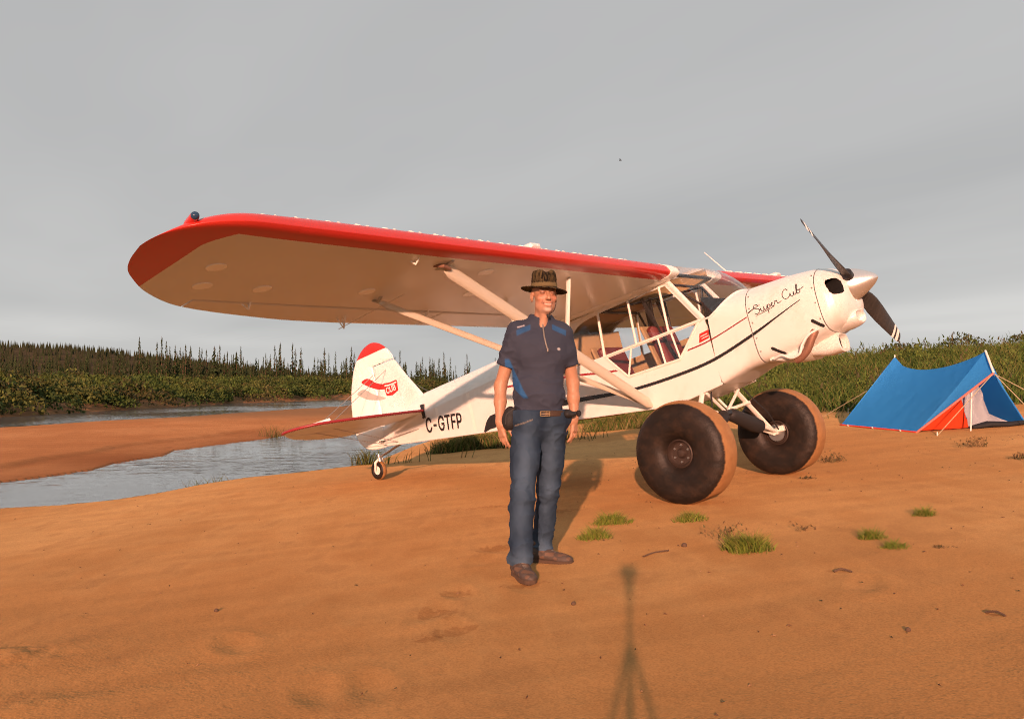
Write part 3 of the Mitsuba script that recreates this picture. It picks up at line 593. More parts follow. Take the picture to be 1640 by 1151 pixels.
for s in (-1, 1):
    a = blk.intersection(shapely.box(-9, -1, .0935, 1)).intersection(outline.union(shapely.box(-.32, -.5, .2, .3)))
    decal(a, 'black_paint', 'black_stripe', s, yf=yall, parent=dec); decal(blk.intersection(shapely.box(.102, -1, .72, 1)), 'black_paint', 'black_stripe', s, yf=yall, parent=dec)
    red = band([(-3.0, .10), (-2.5, .04), (-1.83, -.055), (-1.58, -.10), (-1.3, -.14), (-1.0, -.165), (-.57, -.155), (-.29, -.125), (.088, -.035)], [.02, .024, .022, .020, .018, .015, .014, .012, .010])
    red = red.difference(W3.buffer(.03)) if s < 0 else red
    decal(red, 'red_trim', 'red_stripe', s, yf=yall, parent=dec)
    decal(band([(.108, -.005), (.16, .015), (.23, .035)], [.012, .008, .004]), 'black_paint', 'thin_stripe', s, yf=yall, parent=dec)
def flat_text(text, h, bold, sx):
    t = meshkit.text_mesh(text, h, .002, bold); v = np.array(t.vertices); v[:, 0] *= sx; return tm(v, t.faces)
def place_text(t, p0, p1, s, yf, off=.004, shear=0.0):
    v = np.array(t.vertices); L = v[:, 0].max(); d = (np.array(p1) - p0) / L
    u = d / np.linalg.norm(d); k = np.linalg.norm(d); nrm = np.array([-u[1], u[0]])
    if s > 0: v[:, 0] = L - v[:, 0]
    q = np.array(p0) + (v[:, :1] + shear * v[:, 1:2]) * d + v[:, 1:2] * nrm
    y = s * (yf(q[:, 0], q[:, 1]) + off + v[:, 2])
    m = tm(np.column_stack([q[:, 0], y, q[:, 1]]), t.faces); return m
reg = flat_text('C-GTFP', .17, True, .84)
for s in (-1, 1): sub(dec, 'registration', place_text(reg, (-4.37, -.105), (-3.70, -.185), s, lambda x, z: halfw(x)), 'black_paint', smooth=False)
# script lettering on the cowling, drawn as pen strokes
STR = [[(.075, .20), (.045, .235), (.005, .21), (.02, .165), (.065, .135), (.07, .085), (.03, .06), (-.01, .08)], [(.078, .10), (.098, .125), (.098, .08), (.113, .058), (.135, .07), (.150, .125), (.147, .08), (.160, .058), (.185, .075)],
       [(.185, .075), (.208, .125), (.195, .04), (.188, -.02)], [(.205, .10), (.225, .125), (.245, .11), (.240, .075), (.220, .062), (.200, .075)], [(.240, .075), (.27, .088), (.292, .112), (.281, .125), (.266, .100), (.272, .068), (.292, .058), (.318, .075)], [(.318, .075), (.338, .128), (.345, .112), (.362, .118), (.362, .075), (.378, .058), (.42, .072)],
       [(.555, .20), (.535, .24), (.49, .22), (.465, .15), (.475, .085), (.515, .06), (.56, .085)], [(.56, .085), (.578, .125), (.578, .08), (.592, .058), (.614, .07), (.628, .125), (.626, .08), (.638, .060), (.655, .07)], [(.655, .07), (.685, .14), (.70, .23), (.685, .22), (.672, .12), (.675, .065), (.705, .06), (.72, .09), (.70, .12), (.68, .11)], [(.70, .12), (.74, .115), (.78, .13)], [(-.01, .04), (.15, .035), (.3, .045)]]
sc = unary_union([LineString(curve(np.array(q), 6)).buffer(.0060) for q in STR])
def script_xy(g):
    from shapely import affinity
    K = .60; th = math.radians(9.0)
    return affinity.affine_transform(g, [K * math.cos(th), -K * math.sin(th) + .0, K * math.sin(th), .8 * K * math.cos(th), .185, -.068])
decal(script_xy(sc), 'black_paint', 'script_lettering', -1, maxlen=.03, yf=yall, parent=dec)
bd = Polygon([(-.40, -.045), (-.30, -.03), (-.315, -.105), (-.425, -.125)])
decal(bd, 'red_paint', 'red_badge', -1, yf=yall, off=.004, parent=dec)
for z, w_ in ((-.066, .055), (-.088, .06)): decal(band([(-.395 - (z + .06) * .2, z - .006), (-.395 + w_ + .02, z + .004)], [.007, .007]), 'white_paint', 'badge_line', -1, yf=yall, off=.006, parent=dec)
for s in (-1, 1):
    for x_ in (.125, .705):
        for z_ in (.14, .03, -.10, -.24, -.36):
            if x_ > .5 and z_ < -.3: continue
            q = trimesh.creation.cylinder(.0075, .006, sections=8); q.apply_transform(frame([0, 1, 0])); q.apply_translation([x_, s * (nside(x_, z_) + .001), z_]); sub(cowl, 'cowl_fastener', q, 'wire_metal')
for s in (-1, 1):
    for x_ in (-2.35, -2.9, -3.5, -4.1):
        sub(fus, 'fabric_tape', side_sheet(shapely.box(x_ - .025, zlow(x_) + .03, x_ + .025, zup(x_) - .01), s, off=.0012, maxlen=.2), 'white_tube', smooth=True)
# ---- tail
def pillow(pts, t, edge, maxlen=.07, curve_n=0):
    """Thin surface with rounded edges from an outline in (a, b): returns (a, b, thickness) mesh, closed."""
    pg = Polygon(smoothpoly(pts, curve_n) if curve_n else pts).buffer(0)
    inner = pg.buffer(-edge * .35); rings = [pg, pg.buffer(-edge * .1), inner]
    V, F, n = [], [], 0
    for g in polys(pg.difference(inner)) + polys(inner):
        v, f = tri2d(g, maxlen); V.append(v); F.append(f + n); n += len(v)
    v, f = np.vstack(V), np.vstack(F)
    m = trimesh.Trimesh(np.column_stack([v, 0 * v[:, 0]]), f); m.merge_vertices(digits_vertex=6); v, f = np.array(m.vertices)[:, :2], np.array(m.faces)
    d = shapely.distance(shapely.points(v[:, 0], v[:, 1]), pg.exterior)
    h = t / 2 * np.clip(1 - (1 - np.clip(d / edge, 0, 1)) ** 2, 0, 1) ** .5
    return np.vstack([np.column_stack([v, h]), np.column_stack([v, -h])]), np.vstack([f, f[:, ::-1] + len(v)])
def vert(pts, t, edge, **k):  # vertical surface: (X, Z), thickness along Y
    v, f = pillow(pts, t, edge, **k); m = tm(v[:, [0, 2, 1]], f); m.fix_normals(); return m
rud = [(-4.795, .948), (-4.795, .985)] + curve([(-4.83, 1.045), (-4.91, 1.135), (-5.02, 1.215), (-5.17, 1.252), (-5.34, 1.208), (-5.49, 1.10), (-5.62, .93), (-5.72, .70), (-5.78, .46), (-5.79, .22), (-5.765, .09), (-5.70, .0), (-5.60, -.065), (-5.46, -.10), (-5.30, -.108)], 4).tolist() + [(-5.212, -.105), (-5.210, .2), (-5.206, .6), (-5.206, .950), (-5.0, .950)]
fin = [(-4.40, .375), (-4.43, .42), (-4.62, .68), (-4.77, .915), (-4.80, .939), (-5.194, .942), (-5.197, .5), (-5.200, .10), (-4.9, .12), (-4.5, .25)]
def rud_fn(p, n, uv):
    ln = (uv.y - 1.10) - (uv.x + 5.49) * 0.02
    return mix(mix((.80, .77, .70), (.84, .81, .75), noise(uv.x * 5, uv.y * 5)), C3(.47, .023, .017), smoothstep(-.003, .003, ln))
mat('rudder_paint', mikit.proc(rud_fn), rough=.33, coat=.4)
m = vert(rud, .045, .05); v = np.array(m.vertices); rd = part('rudder', m, 'rudder_paint', smooth=50, uv=None) if False else None
rd = f'{AIR}__rudder'; used.add(rd); scene[rd] = {**mikit.ply(m, 'rudder_paint', smooth=True, uv=v[:, [0, 2]]), 'to_world': T(AM)}
part('fin', vert(fin, .05, .06), 'white_paint', smooth=50)
stb = lambda s: [(-4.34, s * .06), (-4.37, s * .5), (-4.44, s * 1.1), (-4.53, s * 1.48), (-4.62, s * 1.62), (-4.76, s * 1.71), (-4.90, s * 1.735), (-5.02, s * 1.70), (-5.10, s * 1.62), (-5.10, s * .06)]
elv = lambda s: [(-5.115, s * .13), (-5.115, s * 1.61), (-5.22, s * 1.52), (-5.42, s * 1.30), (-5.58, s * 1.02), (-5.68, s * .70), (-5.71, s * .42), (-5.66, s * .22), (-5.50, s * .13)]
ZS = .165
def stab_fn(p, n, uv):
    return mix((.79, .755, .69), C3(.55, .035, .025), smoothstep(.5, .6, uv.x))
for s in (-1, 1):
    for nm, pts in (('stabilizer', stb(s)), ('elevator', elv(s))):
        v, f = pillow(pts, .042, .045); m = tm(np.column_stack([v[:, 0], v[:, 1], v[:, 2] + ZS]), f); m.fix_normals()
        k = part(nm, m, 'white_paint', smooth=50)
        if nm == 'stabilizer':
            lead = curve([(x, y, ZS) for x, y in pts[:8]], 5); sub(k, 'leading_edge', tube(lead, .016, 8), 'red_trim', smooth=True)
            sub(k, 'root_block', box([.05, .03, .17], (-4.35, s * .115, ZS - .01)), 'black_paint')
            sub(k, 'balance_weight', tube([(-4.57, s * 1.36, ZS + .03), (-4.74, s * 1.60, ZS + .012)], [.028, .006], 8, flat=.4), 'white_paint')
    for a, b in (((-4.95, 0, .85), (-4.85, s * 1.2, ZS)), ((-5.18, 0, .85), (-5.10, s * 1.25, ZS)), ((-4.85, s * 1.2, ZS), (-4.95, s * .06, -.10)), ((-5.10, s * 1.25, ZS), (-5.2, s * .03, -.09))):
        part('brace_wire', tube([a, b], .004, 6), 'wire_metal')
    part('rudder_cable', tube([(-4.5, s * (halfw(-4.5) + .004), -.03), (-5.24, s * .09, -.03)], .004, 6), 'wire_metal')
part('rudder_horn', box([.05, .2, .012], (-5.24, 0, -.03)), 'black_paint')
# emblem on the rudder: red banner with its grey shadow, and a red badge that reads CUB
def on_fin(poly, bsdf, off, nm, s=-1): return decal(poly, bsdf, nm, s, off=off, maxlen=.08, yf=lambda x, z: .0245 + 0 * x, parent=dec)
for s in (-1, 1):
    on_fin(Polygon(smoothpoly([(-5.455, .80), (-5.36, .825), (-5.28, .80), (-5.17, .72), (-5.02, .66), (-5.02, .605), (-5.15, .63), (-5.25, .67), (-5.36, .73)], 3)).buffer(0), 'red_paint', .002, 'red_banner', s)
    on_fin(Polygon(smoothpoly([(-5.58, .675), (-5.48, .705), (-5.40, .685), (-5.25, .585), (-5.06, .50), (-5.10, .485), (-5.34, .535), (-5.50, .61)], 3)).buffer(0), 'grey_print', .0015, 'banner_shadow', s)
    bdg = Polygon([(-5.055, .685), (-4.92, .665), (-4.785, .67), (-4.80, .53), (-4.92, .495), (-5.03, .515)]).buffer(-.02).buffer(.02)
    on_fin(bdg, 'red_paint', .003, 'emblem_badge', s)
    t = flat_text('CUB', .075, True, .95); sub(dec, 'emblem_letters', place_text(t, (-5.015, .535), (-4.825, .548), s, lambda x, z: .0295 + 0 * x), 'white_paint', smooth=False)
    on_fin(band([(-5.03, .645), (-4.92, .635), (-4.80, .640)], [.018, .018, .018]), 'white_paint', .005, 'emblem_line', s)
# tail wheel
tw = f'{AIR}__tail_wheel'
TWC = np.array([-5.485, 0, -.365])
spr = curve([(-4.98, 0, -.125), (-5.12, 0, -.15), (-5.30, 0, -.185), (-5.42, 0, -.205)], 5); sub(tw, 'leaf_spring', tube(spr, .028, 8, flat=.45, updir=[0, 1, 0]), 'grey_metal')
sub(tw, 'pivot', trimesh.creation.cylinder(.03, .09, sections=16).apply_translation([-5.43, 0, -.215]), 'grey_metal')
for s in (-1, 1): sub(tw, 'fork_arm', tube([(-5.42, s * .03, -.23), (-5.46, s * .06, -.27), TWC + [0, s * .062, 0]], [.016, .018, .012], 8), 'white_tube')
# ---- wheels: lathe profiles about the axle
def lathe(prof, n=64):
    """prof (k, 2): (lateral, radius) -> mesh about the Y axis, with uv (lateral, angle)."""
    a = np.linspace(0, 2 * np.pi, n + 1); p = np.asarray(prof, float)
    P = np.stack([np.outer(p[:, 1], np.cos(a)), np.repeat(p[:, :1], n + 1, 1), np.outer(p[:, 1], np.sin(a))], -1)
    return P, a
def wheel_mesh(prof, c, n=64, squash=0.0, floor=None):
    P, a = lathe(prof, n); m = quadgrid(P); v = np.array(m.vertices)
    pr_ = np.asarray(prof); la = pr_[:, 0] / np.abs(pr_[:, 0]).max(); la = np.where(pr_[:, 1] < .5 * pr_[:, 1].max() + .05, np.sign(la), la)
    uv = np.column_stack([np.repeat(la, n + 1), np.tile(a, len(prof))])
    return tm(v + c, m.faces), uv
RT, WW = .445, .165
tp = []
for t in np.linspace(-np.pi * .5 - 1.05, np.pi * .5 + 1.05, 41):
    # fat rounded tyre, flatter tread
    s, c = np.sin(t), np.cos(t); tp.append((WW * np.sign(s) * abs(s) ** .75, .275 + .170 * np.sign(c) * abs(c) ** .75))
tp = np.array(tp); tp[0] = (-.085, .115); tp[-1] = (.085, .115)
AXL = {-1: np.array([-.487, -.997, -1.066]), 1: np.array([-.487 + .0, .997, -1.066])}
UPG = np.array([-0.197, 0, 0.9804])                    # away from the ground, in the airplane's frame
for s in (-1, 1):
    c = AXL[s]; wk = f'{AIR}__main_wheel' if s < 0 else f'{AIR}__main_wheel_001'
    m, uv = wheel_mesh(tp, c, 72); v = np.array(m.vertices)
    h = (v - c) @ UPG; low = -.424                      # the tyre is pressed flat where it stands
    over = np.clip(low - h, 0, None); v = v + over[:, None] * UPG; v[:, 1] += np.sign(v[:, 1] - c[1]) * np.exp(-((h - low) / .12) ** 2) * .012
    m = tm(v, m.faces); k = numbered(f'{wk}__tyre'); scene[k] = {**mikit.ply(m, 'tyre_rubber', smooth=True, uv=uv), 'to_world': T(AM)}
    for o in (s,):
        prof = [(s * .088, .125), (s * .10, .122), (s * .104, .112), (s * .078, .104), (s * .062, .09), (s * .060, .045), (s * .072, .040), (s * .085, .030), (s * .088, .012), (s * .088, .001)]
        sub(wk, 'rim', wheel_mesh(prof, c, 40)[0], 'hub_metal', smooth=40)
        prof = [(-s * .088, .125), (-s * .10, .122), (-s * .104, .112), (-s * .07, .10), (-s * .06, .02)]
        sub(wk, 'inner_rim', wheel_mesh(prof, c, 40)[0], 'hub_metal', smooth=40)
    for q in range(6):
        a = q * np.pi / 3 + .3; b = trimesh.creation.cylinder(.009, .02, sections=8); b.apply_transform(frame([0, 1, 0])); b.apply_translation(c + [.072 * math.cos(a), s * .064, .072 * math.sin(a)]); sub(wk, 'bolt', b, 'grey_metal')
    d = trimesh.creation.cylinder(.085, .012, sections=32); d.apply_transform(frame([0, 1, 0])); d.apply_translation(c + [0, -s * .105, 0]); sub(wk, 'brake_disc', d, 'grey_metal')
    sub(wk, 'brake_caliper', box([.09, .05, .06], c + [.055, -s * .12, .03], bev=.01), 'white_tube')
    # gear legs
    gk = f'{AIR}__landing_gear' if s < 0 else f'{AIR}__landing_gear_001'
    ax = c + [0, -s * .15, 0]
    sub(gk, 'front_leg', tube([(-.54, s * .335, -.575), ax + [.0, -s * .0, .0]], .026, 10, flat=.6, updir=[1, 0, 0]), 'white_tube')
    sub(gk, 'rear_leg', tube([(-1.02, s * .345, -.60), ax + [-.02, 0, 0]], .022, 10, flat=.6, updir=[1, 0, 0]), 'white_tube')
    sub(gk, 'axle', tube([ax + [0, -s * .02, 0], c + [0, s * .05, 0]], .022, 10), 'white_tube')
    vx = np.array([-.52, 0, -.785])
    sub(gk, 'shock_strut', tube([vx + [0, s * .03, 0], ax + [.02, 0, .015]], .018, 10), 'white_tube')
    sub(gk, 'bungee_cover', tube([vx + (ax - vx) * t for t in (.06, .10, .30, .52, .66, .70)], [.03, .062, .068, .078, .07, .03], 14), 'black_rubber', smooth=True)
    sub(gk, 'cabane_strut', tube([(-.50, s * .33, -.58), vx], .015, 8), 'white_tube')
    st = f'{AIR}__boarding_step' if s < 0 else f'{AIR}__boarding_step_001'
    sub(st, 'arm', tube([(-.75, s * .33, -.59), (-.70, s * .40, -.72), (-.62, s * .46, -.74)], .013, 8), 'white_tube'); sub(st, 'tread', tube([(-.72, s * .46, -.74), (-.48, s * .46, -.72)], .016, 8), 'white_tube')
    part('brake_line', tube(curve([(-.45, s * .33, -.58), (-.42, s * .45, -.72), (-.40, s * .62, -.86), ax + [.05, 0, .03]], 6), .007, 6), 'black_rubber')
sub(f'{AIR}__cabane', 'vertex_fitting', box([.08, .1, .05], (-.52, 0, -.785), bev=.01), 'black_paint')
# tail wheel tyre
tp2 = [(.046 * np.sin(t) * 1.0, .085 + .040 * np.cos(t)) for t in np.linspace(-2.4, 2.4, 21)]
P, a = lathe(tp2, 40); m = quadgrid(P); uv = np.column_stack([np.repeat(np.array(tp2)[:, 0], 41) / .046, np.tile(a, 21)])
k = numbered(f'{tw}__tyre'); scene[k] = {**mikit.ply(tm(np.array(m.vertices) + TWC, m.faces), 'tyre_rubber', smooth=True, uv=uv), 'to_world': T(AM)}
sub(tw, 'rim', wheel_mesh([(-.03, .058), (-.028, .02), (-.04, .001)], TWC, 24)[0], 'white_tube', smooth=40); sub(tw, 'rim', wheel_mesh([(.03, .058), (.028, .02), (.04, .001)], TWC, 24)[0], 'white_tube', smooth=40)
# ------------------------------------------------------------------ person (signed-distance modelling on a grid; metres; x right, y away from the camera, z up)
class Field:
    def __init__(s, lo, hi, h):
        s.lo, s.h = np.array(lo, float), h
        s.n = np.ceil((np.array(hi) - lo) / h).astype(int) + 1
        s.D = np.full(s.n, 1.0, np.float32)
    def block(s, lo, hi):
        a = np.clip(((np.array(lo) - s.lo) / s.h).astype(int), 0, s.n - 1); b = np.clip(np.ceil((np.array(hi) - s.lo) / s.h).astype(int) + 1, 1, s.n)
        sl = tuple(slice(i, j) for i, j in zip(a, b))
        ax = [s.lo[k] + s.h * np.arange(a[k], b[k]) for k in range(3)]
        return sl, np.stack(np.meshgrid(*ax, indexing='ij'), -1)
    def put(s, lo, hi, fn, k=0.02, op='u'):
        m = 3 * k + 0.03; sl, P = s.block(np.array(lo) - m, np.array(hi) + m)
        if 0 in P.shape[:3]: return
        d = fn(P).astype(np.float32); D = s.D[sl]
        if op == 'u':
            h = np.clip(.5 + .5 * (D - d) / k, 0, 1); s.D[sl] = np.minimum(D, D * (1 - h) + d * h - k * h * (1 - h)) if k > 0 else np.minimum(D, d)
        else:
            h = np.clip(.5 - .5 * (D + d) / k, 0, 1); s.D[sl] = D * (1 - h) - d * h + k * h * (1 - h)
    def bone(s, a, b, ra, rb, k=.02, sq=(1, 1, 1), op='u'):
        """Tapered limb from a to b; sq squashes it along the axes."""
        a, b, q = np.array(a, float), np.array(b, float), np.array(sq, float); r = max(ra, rb) * q.max()
        def f(P):
            p, A, B = P / q, a / q, b / q; ab = B - A
            t = np.clip(((p - A) @ ab) / (ab @ ab + 1e-9), 0, 1)
            return (np.linalg.norm(p - A - t[..., None] * ab, axis=-1) - (ra + (rb - ra) * t)) * q.min()
        s.put(np.minimum(a, b) - r, np.maximum(a, b) + r, f, k, op)
    def ell(s, c, r, k=.02, R=None, op='u'):
        c, r = np.array(c, float), np.array(r, float)
        def f(P):
            p = P - c
            if R is not None: p = p @ R
            k0 = np.linalg.norm(p / r, axis=-1); k1 = np.linalg.norm(p / r ** 2, axis=-1)
            return k0 * (k0 - 1) / np.maximum(k1, 1e-6)
        s.put(c - r.max(), c + r.max(), f, k, op)
    def mesh(s):
        """Surface nets."""
        D = s.D; n = D.shape; neg = D < 0
        c = sum(neg[i:n[0] - 1 + i, j:n[1] - 1 + j, k:n[2] - 1 + k].astype(np.int8) for i in (0, 1) for j in (0, 1) for k in (0, 1))
        cells = np.argwhere((c > 0) & (c < 8)); idx = np.full(c.shape, -1, np.int64); idx[tuple(cells.T)] = np.arange(len(cells))
        S, W = np.zeros((len(cells), 3)), np.zeros(len(cells))
        cor = [(i, j, k) for i in (0, 1) for j in (0, 1) for k in (0, 1)]
        for a in cor:
            for ax in range(3):
                if a[ax]: continue
                b = list(a); b[ax] = 1
                da = D[tuple((cells + a).T)]; db = D[tuple((cells + b).T)]; x = (da < 0) != (db < 0)
                t = np.where(x, da / np.where(x, da - db, 1), 0)
                pt = np.array(a, float)[None] + 0; pt = np.repeat(pt, len(cells), 0); pt[:, ax] = t
                S[x] += pt[x]; W[x] += 1
        V = s.lo + s.h * (cells + S / W[:, None])
        F = []
        for ax in range(3):
            u, v = [(1, 2), (2, 0), (0, 1)][ax]
            sl0 = [slice(None)] * 3; sl1 = [slice(None)] * 3; sl0[ax] = slice(0, n[ax] - 1); sl1[ax] = slice(1, n[ax])
            e = np.argwhere(neg[tuple(sl0)] != neg[tuple(sl1)]); e = e[(e[:, u] > 0) & (e[:, v] > 0) & (e[:, u] < n[u] - 1) & (e[:, v] < n[v] - 1)]
            fl = neg[tuple(e.T)]
            q = []
            for du, dv in ((0, 0), (1, 0), (1, 1), (0, 1)):
                p = e.copy(); p[:, u] -= du; p[:, v] -= dv; q.append(idx[tuple(p.T)])
            q = np.stack(q, 1); q[~fl] = q[~fl][:, ::-1]; F.append(q)
        F = np.vstack(F); m = tm(V, np.vstack([F[:, [0, 1, 2]], F[:, [0, 2, 3]]]))
        trimesh.smoothing.filter_taubin(m, iterations=4)
        return m
A_ = np.array
PX0, PY0, PZ0 = 0.132, 5.40, 0.010
PM = np.eye(4); PM[:3, 3] = (PX0, PY0, PZ0)
PER = 'person'
lab(PER, 'man in a brimmed hat, blue shirt and jeans standing in front of the plane', 'person')
def ppart(nm, m, b, smooth=True, **k): return add(f'{PER}__{nm}', m, b, smooth, M=PM, **k)
# joints; right = the man's right, at the left in the picture
HD = A_([.066, -.01, 1.640])
shR, shL = A_([-.110, .0, 1.412]), A_([.187, .035, 1.402])
elR, elL = A_([-.203, .035, 1.10]), A_([.242, .09, 1.115])
wrR, wrL = A_([-.206, -.03, .885]), A_([.246, .055, .91])
hpR, hpL = A_([-.045, -.03, .84]), A_([.112, .04, .84])
knR, knL = A_([-.075, -.14, .47]), A_([.090, .10, .475])
anR, anL = A_([-.088, -.19, .105]), A_([.050, .205, .105])
HA = math.radians(12); HR = A_([[math.cos(HA), math.sin(HA), 0], [-math.sin(HA), math.cos(HA), 0], [0, 0, 1.0]]).T   # head turned towards his left
def hp(x, y, z): return HD + HR @ A_([x, y, z])       # head frame: x to the right of the picture, -y forward
f = Field([-.32, -.42, -.02], [.36, .36, 1.80], .0042)
# head
f.ell(hp(0, .012, .055), (.074, .094, .082), .02, HR)                 # skull
f.ell(hp(0, -.025, -.028), (.057, .066, .080), .03, HR)               # face
f.bone(hp(-.030, -.020, -.062), hp(.030, -.020, -.062), .024, .024, .03)   # jaw
f.bone(hp(-.009, -.074, -.086), hp(.009, -.074, -.086), .015, .015, .022)     # chin
for sx in (-1, 1):
    f.ell(hp(sx * .040, -.058, -.018), (.021, .019, .016), .018, HR)  # cheek bones
    f.ell(hp(sx * .030, -.092, .016), (.017, .016, .011), .012, HR, 'd') # eye sockets
    f.ell(hp(sx * .030, -.078, .013), (.0125, .0125, .0115), .004, HR)   # eyeballs under the lids
    f.bone(hp(sx * .014, -.088, .031), hp(sx * .046, -.076, .029), .008, .007, .012)  # brow
    f.ell(hp(sx * .074, .018, -.002), (.009, .020, .034), .010, HR)     # ears
    f.ell(hp(sx * .078, .012, .002), (.006, .010, .018), .006, HR, 'd')
f.bone(hp(0, -.088, .022), hp(0, -.112, -.020), .007, .013, .010)     # nose
for sx in (-1, 1): f.ell(hp(sx * .012, -.099, -.025), (.009, .010, .008), .006, HR)
f.bone(hp(-.018, -.089, -.047), hp(.018, -.089, -.047), .0065, .0075, .010)  # upper lip
f.bone(hp(-.014, -.088, -.061), hp(.014, -.088, -.061), .0065, .0075, .010)
f.bone(hp(0, -.0965, -.0565), hp(.028, -.086, -.049), .0032, .0028, .005, op='d'); f.bone(hp(0, -.0965, -.0565), hp(-.028, -.086, -.049), .0032, .0028, .005, op='d')
for sx in (-1, 1): f.bone(hp(sx * .019, -.100, -.024), hp(sx * .035, -.082, -.052), .0045, .0035, .007, op='d')  # laugh lines
# neck
f.bone(hp(0, .025, -.05), A_([.048, .035, 1.42]),   .047, .056, .03); f.bone(hp(0, -.040, -.075), A_([.05, -.02, 1.44]), .022, .02, .03)
# trunk and limbs
f.bone(A_([-.02, .03, 1.36]), A_([.09, .035, 1.36]), .10, .10, .05); f.bone(A_([.035, .02, 1.30]), A_([.03, .0, .95]), .112, .098, .05, (1.05, .75, 1))
f.bone(shR + [.02, 0, -.02], shL + [-.02, 0, -.02], .036, .036, .04); f.bone(hpR + [0, 0, .05], hpL + [0, 0, .05], .082, .082, .05, (1, .9, 1))
for sh, el, wr in ((shR, elR, wrR), (shL, elL, wrL)):
    f.bone(sh + (el - sh) * .12, el, .044, .037, .03); f.bone(el, el * .55 + wr * .45, .037, .036, .02); f.bone(el * .55 + wr * .45, wr, .036, .025, .02)
for hpj, kn, an in ((hpR, knR, anR), (hpL, knL, anL)):
    f.bone(hpj, kn, .078, .055, .03); f.bone(kn, an, .052, .036, .02)
def hand(w, tip, out, back, curl):
    """w wrist, tip direction of the fingers, out: towards the thumb side, back: the back of the hand."""
    d = tip / np.linalg.norm(tip); o = out - d * (out @ d); o /= np.linalg.norm(o); b = np.cross(d, o); b *= np.sign(b @ back)
    L = .185
    f.bone(w, w + d * .025, .027, .026, .015); 
    for k in (-1, 0, 1): f.bone(w + d * .025 + o * .012 * k, w + d * .085 + o * .024 * k, .0155, .0135, .012)
    for i, (q, ln) in enumerate(((.030, .072), (.010, .080), (-.011, .075), (-.030, .060))):
        p = w + d * .088 + o * q; c = curl + .10 * i; p0 = p
        for j, s in enumerate((.45, .32, .23)):
            c2 = c * (.35 + .75 * j); e = d * math.cos(c2) - b * math.sin(c2) + o * q * .6
            n_ = p0 + e * ln * s; f.bone(p0, n_, .0092 - .0008 * j, .0086 - .0010 * j, .003); p0 = n_
    p = w + d * .022 + o * .022; q1 = p + (d * .62 + o * .62 - b * .45) * .046; q2 = q1 + (d * .9 + o * .2 - b * .25) * .032; q3 = q2 + (d * .98 - b * .2) * .024
    f.bone(p, q1, .0165, .0125, .012); f.bone(q1, q2, .0115, .0105, .004); f.bone(q2, q3, .0105, .008, .004)
hand(wrR, A_([.18, -.05, -1.0]), A_([.55, -.85, 0]), A_([-.85, -.5, 0]), .30)
hand(wrL, A_([-.02, -.03, -1.0]), A_([-.5, -.9, 0]), A_([.9, -.5, 0]), .42)
body = f.mesh(); bv = np.array(body.vertices)
loc = (bv - HD) @ HR
col = np.tile(A_([.40, .205, .122]), (len(bv), 1))
def blend(m, c): 
    global col
    col = col * (1 - m[:, None]) + A_(c) * m[:, None]
gs = lambda d, r: np.exp(-(d / r) ** 2)
head_m = (bv[:, 2] > 1.47).astype(float)
blend(head_m * .35 * gs(np.abs(loc[:, 0]) - .038, .022) * gs(loc[:, 2] + .025, .03) * (loc[:, 1] < -.03), (.60, .17, .11))
blend(head_m * .85 * (gs(loc[:, 2] + .0475 - 8 * loc[:, 0] ** 2, .0045) + gs(loc[:, 2] + .0625 - 8 * loc[:, 0] ** 2, .0045)) * gs(loc[:, 0], .021) ** .5 * (np.abs(loc[:, 0]) < .026) * (loc[:, 1] < -.075), (.40, .10, .075))
blend(head_m * .25 * (loc[:, 2] < -.035) * (loc[:, 1] < .02), (.50, .30, .22))       # grey stubble
blend(head_m * .85 * (loc[:, 1] > .015) * (loc[:, 2] > -.02) * (np.abs(loc[:, 0]) < .074), (.20, .16, .13))          # short grey hair
for sx in (-1, 1):
    blend(head_m * .75 * gs(loc[:, 0] - sx * .031, .017) * gs(loc[:, 2] - .031, .0055) * (loc[:, 1] < -.05), (.16, .10, .075))      # eyebrows
    blend(head_m * .92 * gs(loc[:, 0] - sx * .030, .013) * gs(loc[:, 2] - .0125 + 6 * (np.abs(loc[:, 0]) - .030) ** 2, .0042) * (loc[:, 1] < -.05), (.03, .018, .015)); blend(head_m * .45 * gs(np.abs(loc[:, 0]) - .030, .018) * gs(loc[:, 2] - .022, .007) * (loc[:, 1] < -.05), (.17, .07, .045)); blend(head_m * .35 * gs(np.abs(loc[:, 0]) - .030, .014) * gs(loc[:, 2] + .002, .005) * (loc[:, 1] < -.05), (.20, .08, .05))
    blend(head_m * .5 * gs(loc[:, 0] - sx * .007, .005) * gs(loc[:, 2] + .033, .004) * (loc[:, 1] < -.08), (.10, .03, .02))
blend(head_m * .85 * gs(np.abs(loc[:, 2] + .0555 - 8 * loc[:, 0] ** 2), .0036) * (np.abs(loc[:, 0]) < .022) * (loc[:, 1] < -.07), (.55, .45, .37)); blend(head_m * .8 * gs(np.abs(loc[:, 0]) - .027, .004) * gs(loc[:, 2] + .049, .006) * (loc[:, 1] < -.06), (.08, .028, .02)); blend(head_m * .5 * gs(loc[:, 2] + .073, .005) * gs(loc[:, 0], .016) * (loc[:, 1] < -.06), (.14, .06, .04)); blend(head_m * .55 * gs(loc[:, 2] + .090, .014) * gs(loc[:, 0], .024) * (loc[:, 1] < -.05), (.55, .46, .40)); blend(head_m * .5 * gs(np.abs(loc[:, 0]) - .029 - .25 * np.clip(-.024 - loc[:, 2], 0, .1), .0045) * (loc[:, 2] < -.018) * (loc[:, 2] > -.052) * (loc[:, 1] < -.05), (.16, .06, .04)); blend(head_m * .0 * (loc[:, 1] < -.07), (.52, .40, .32))
mat('skin', {'type': 'mesh_attribute', 'name': 'vertex_color'}, rough=.5, spec=.4)
ppart('body', body, 'skin', color=np.clip(col, 0, 1))
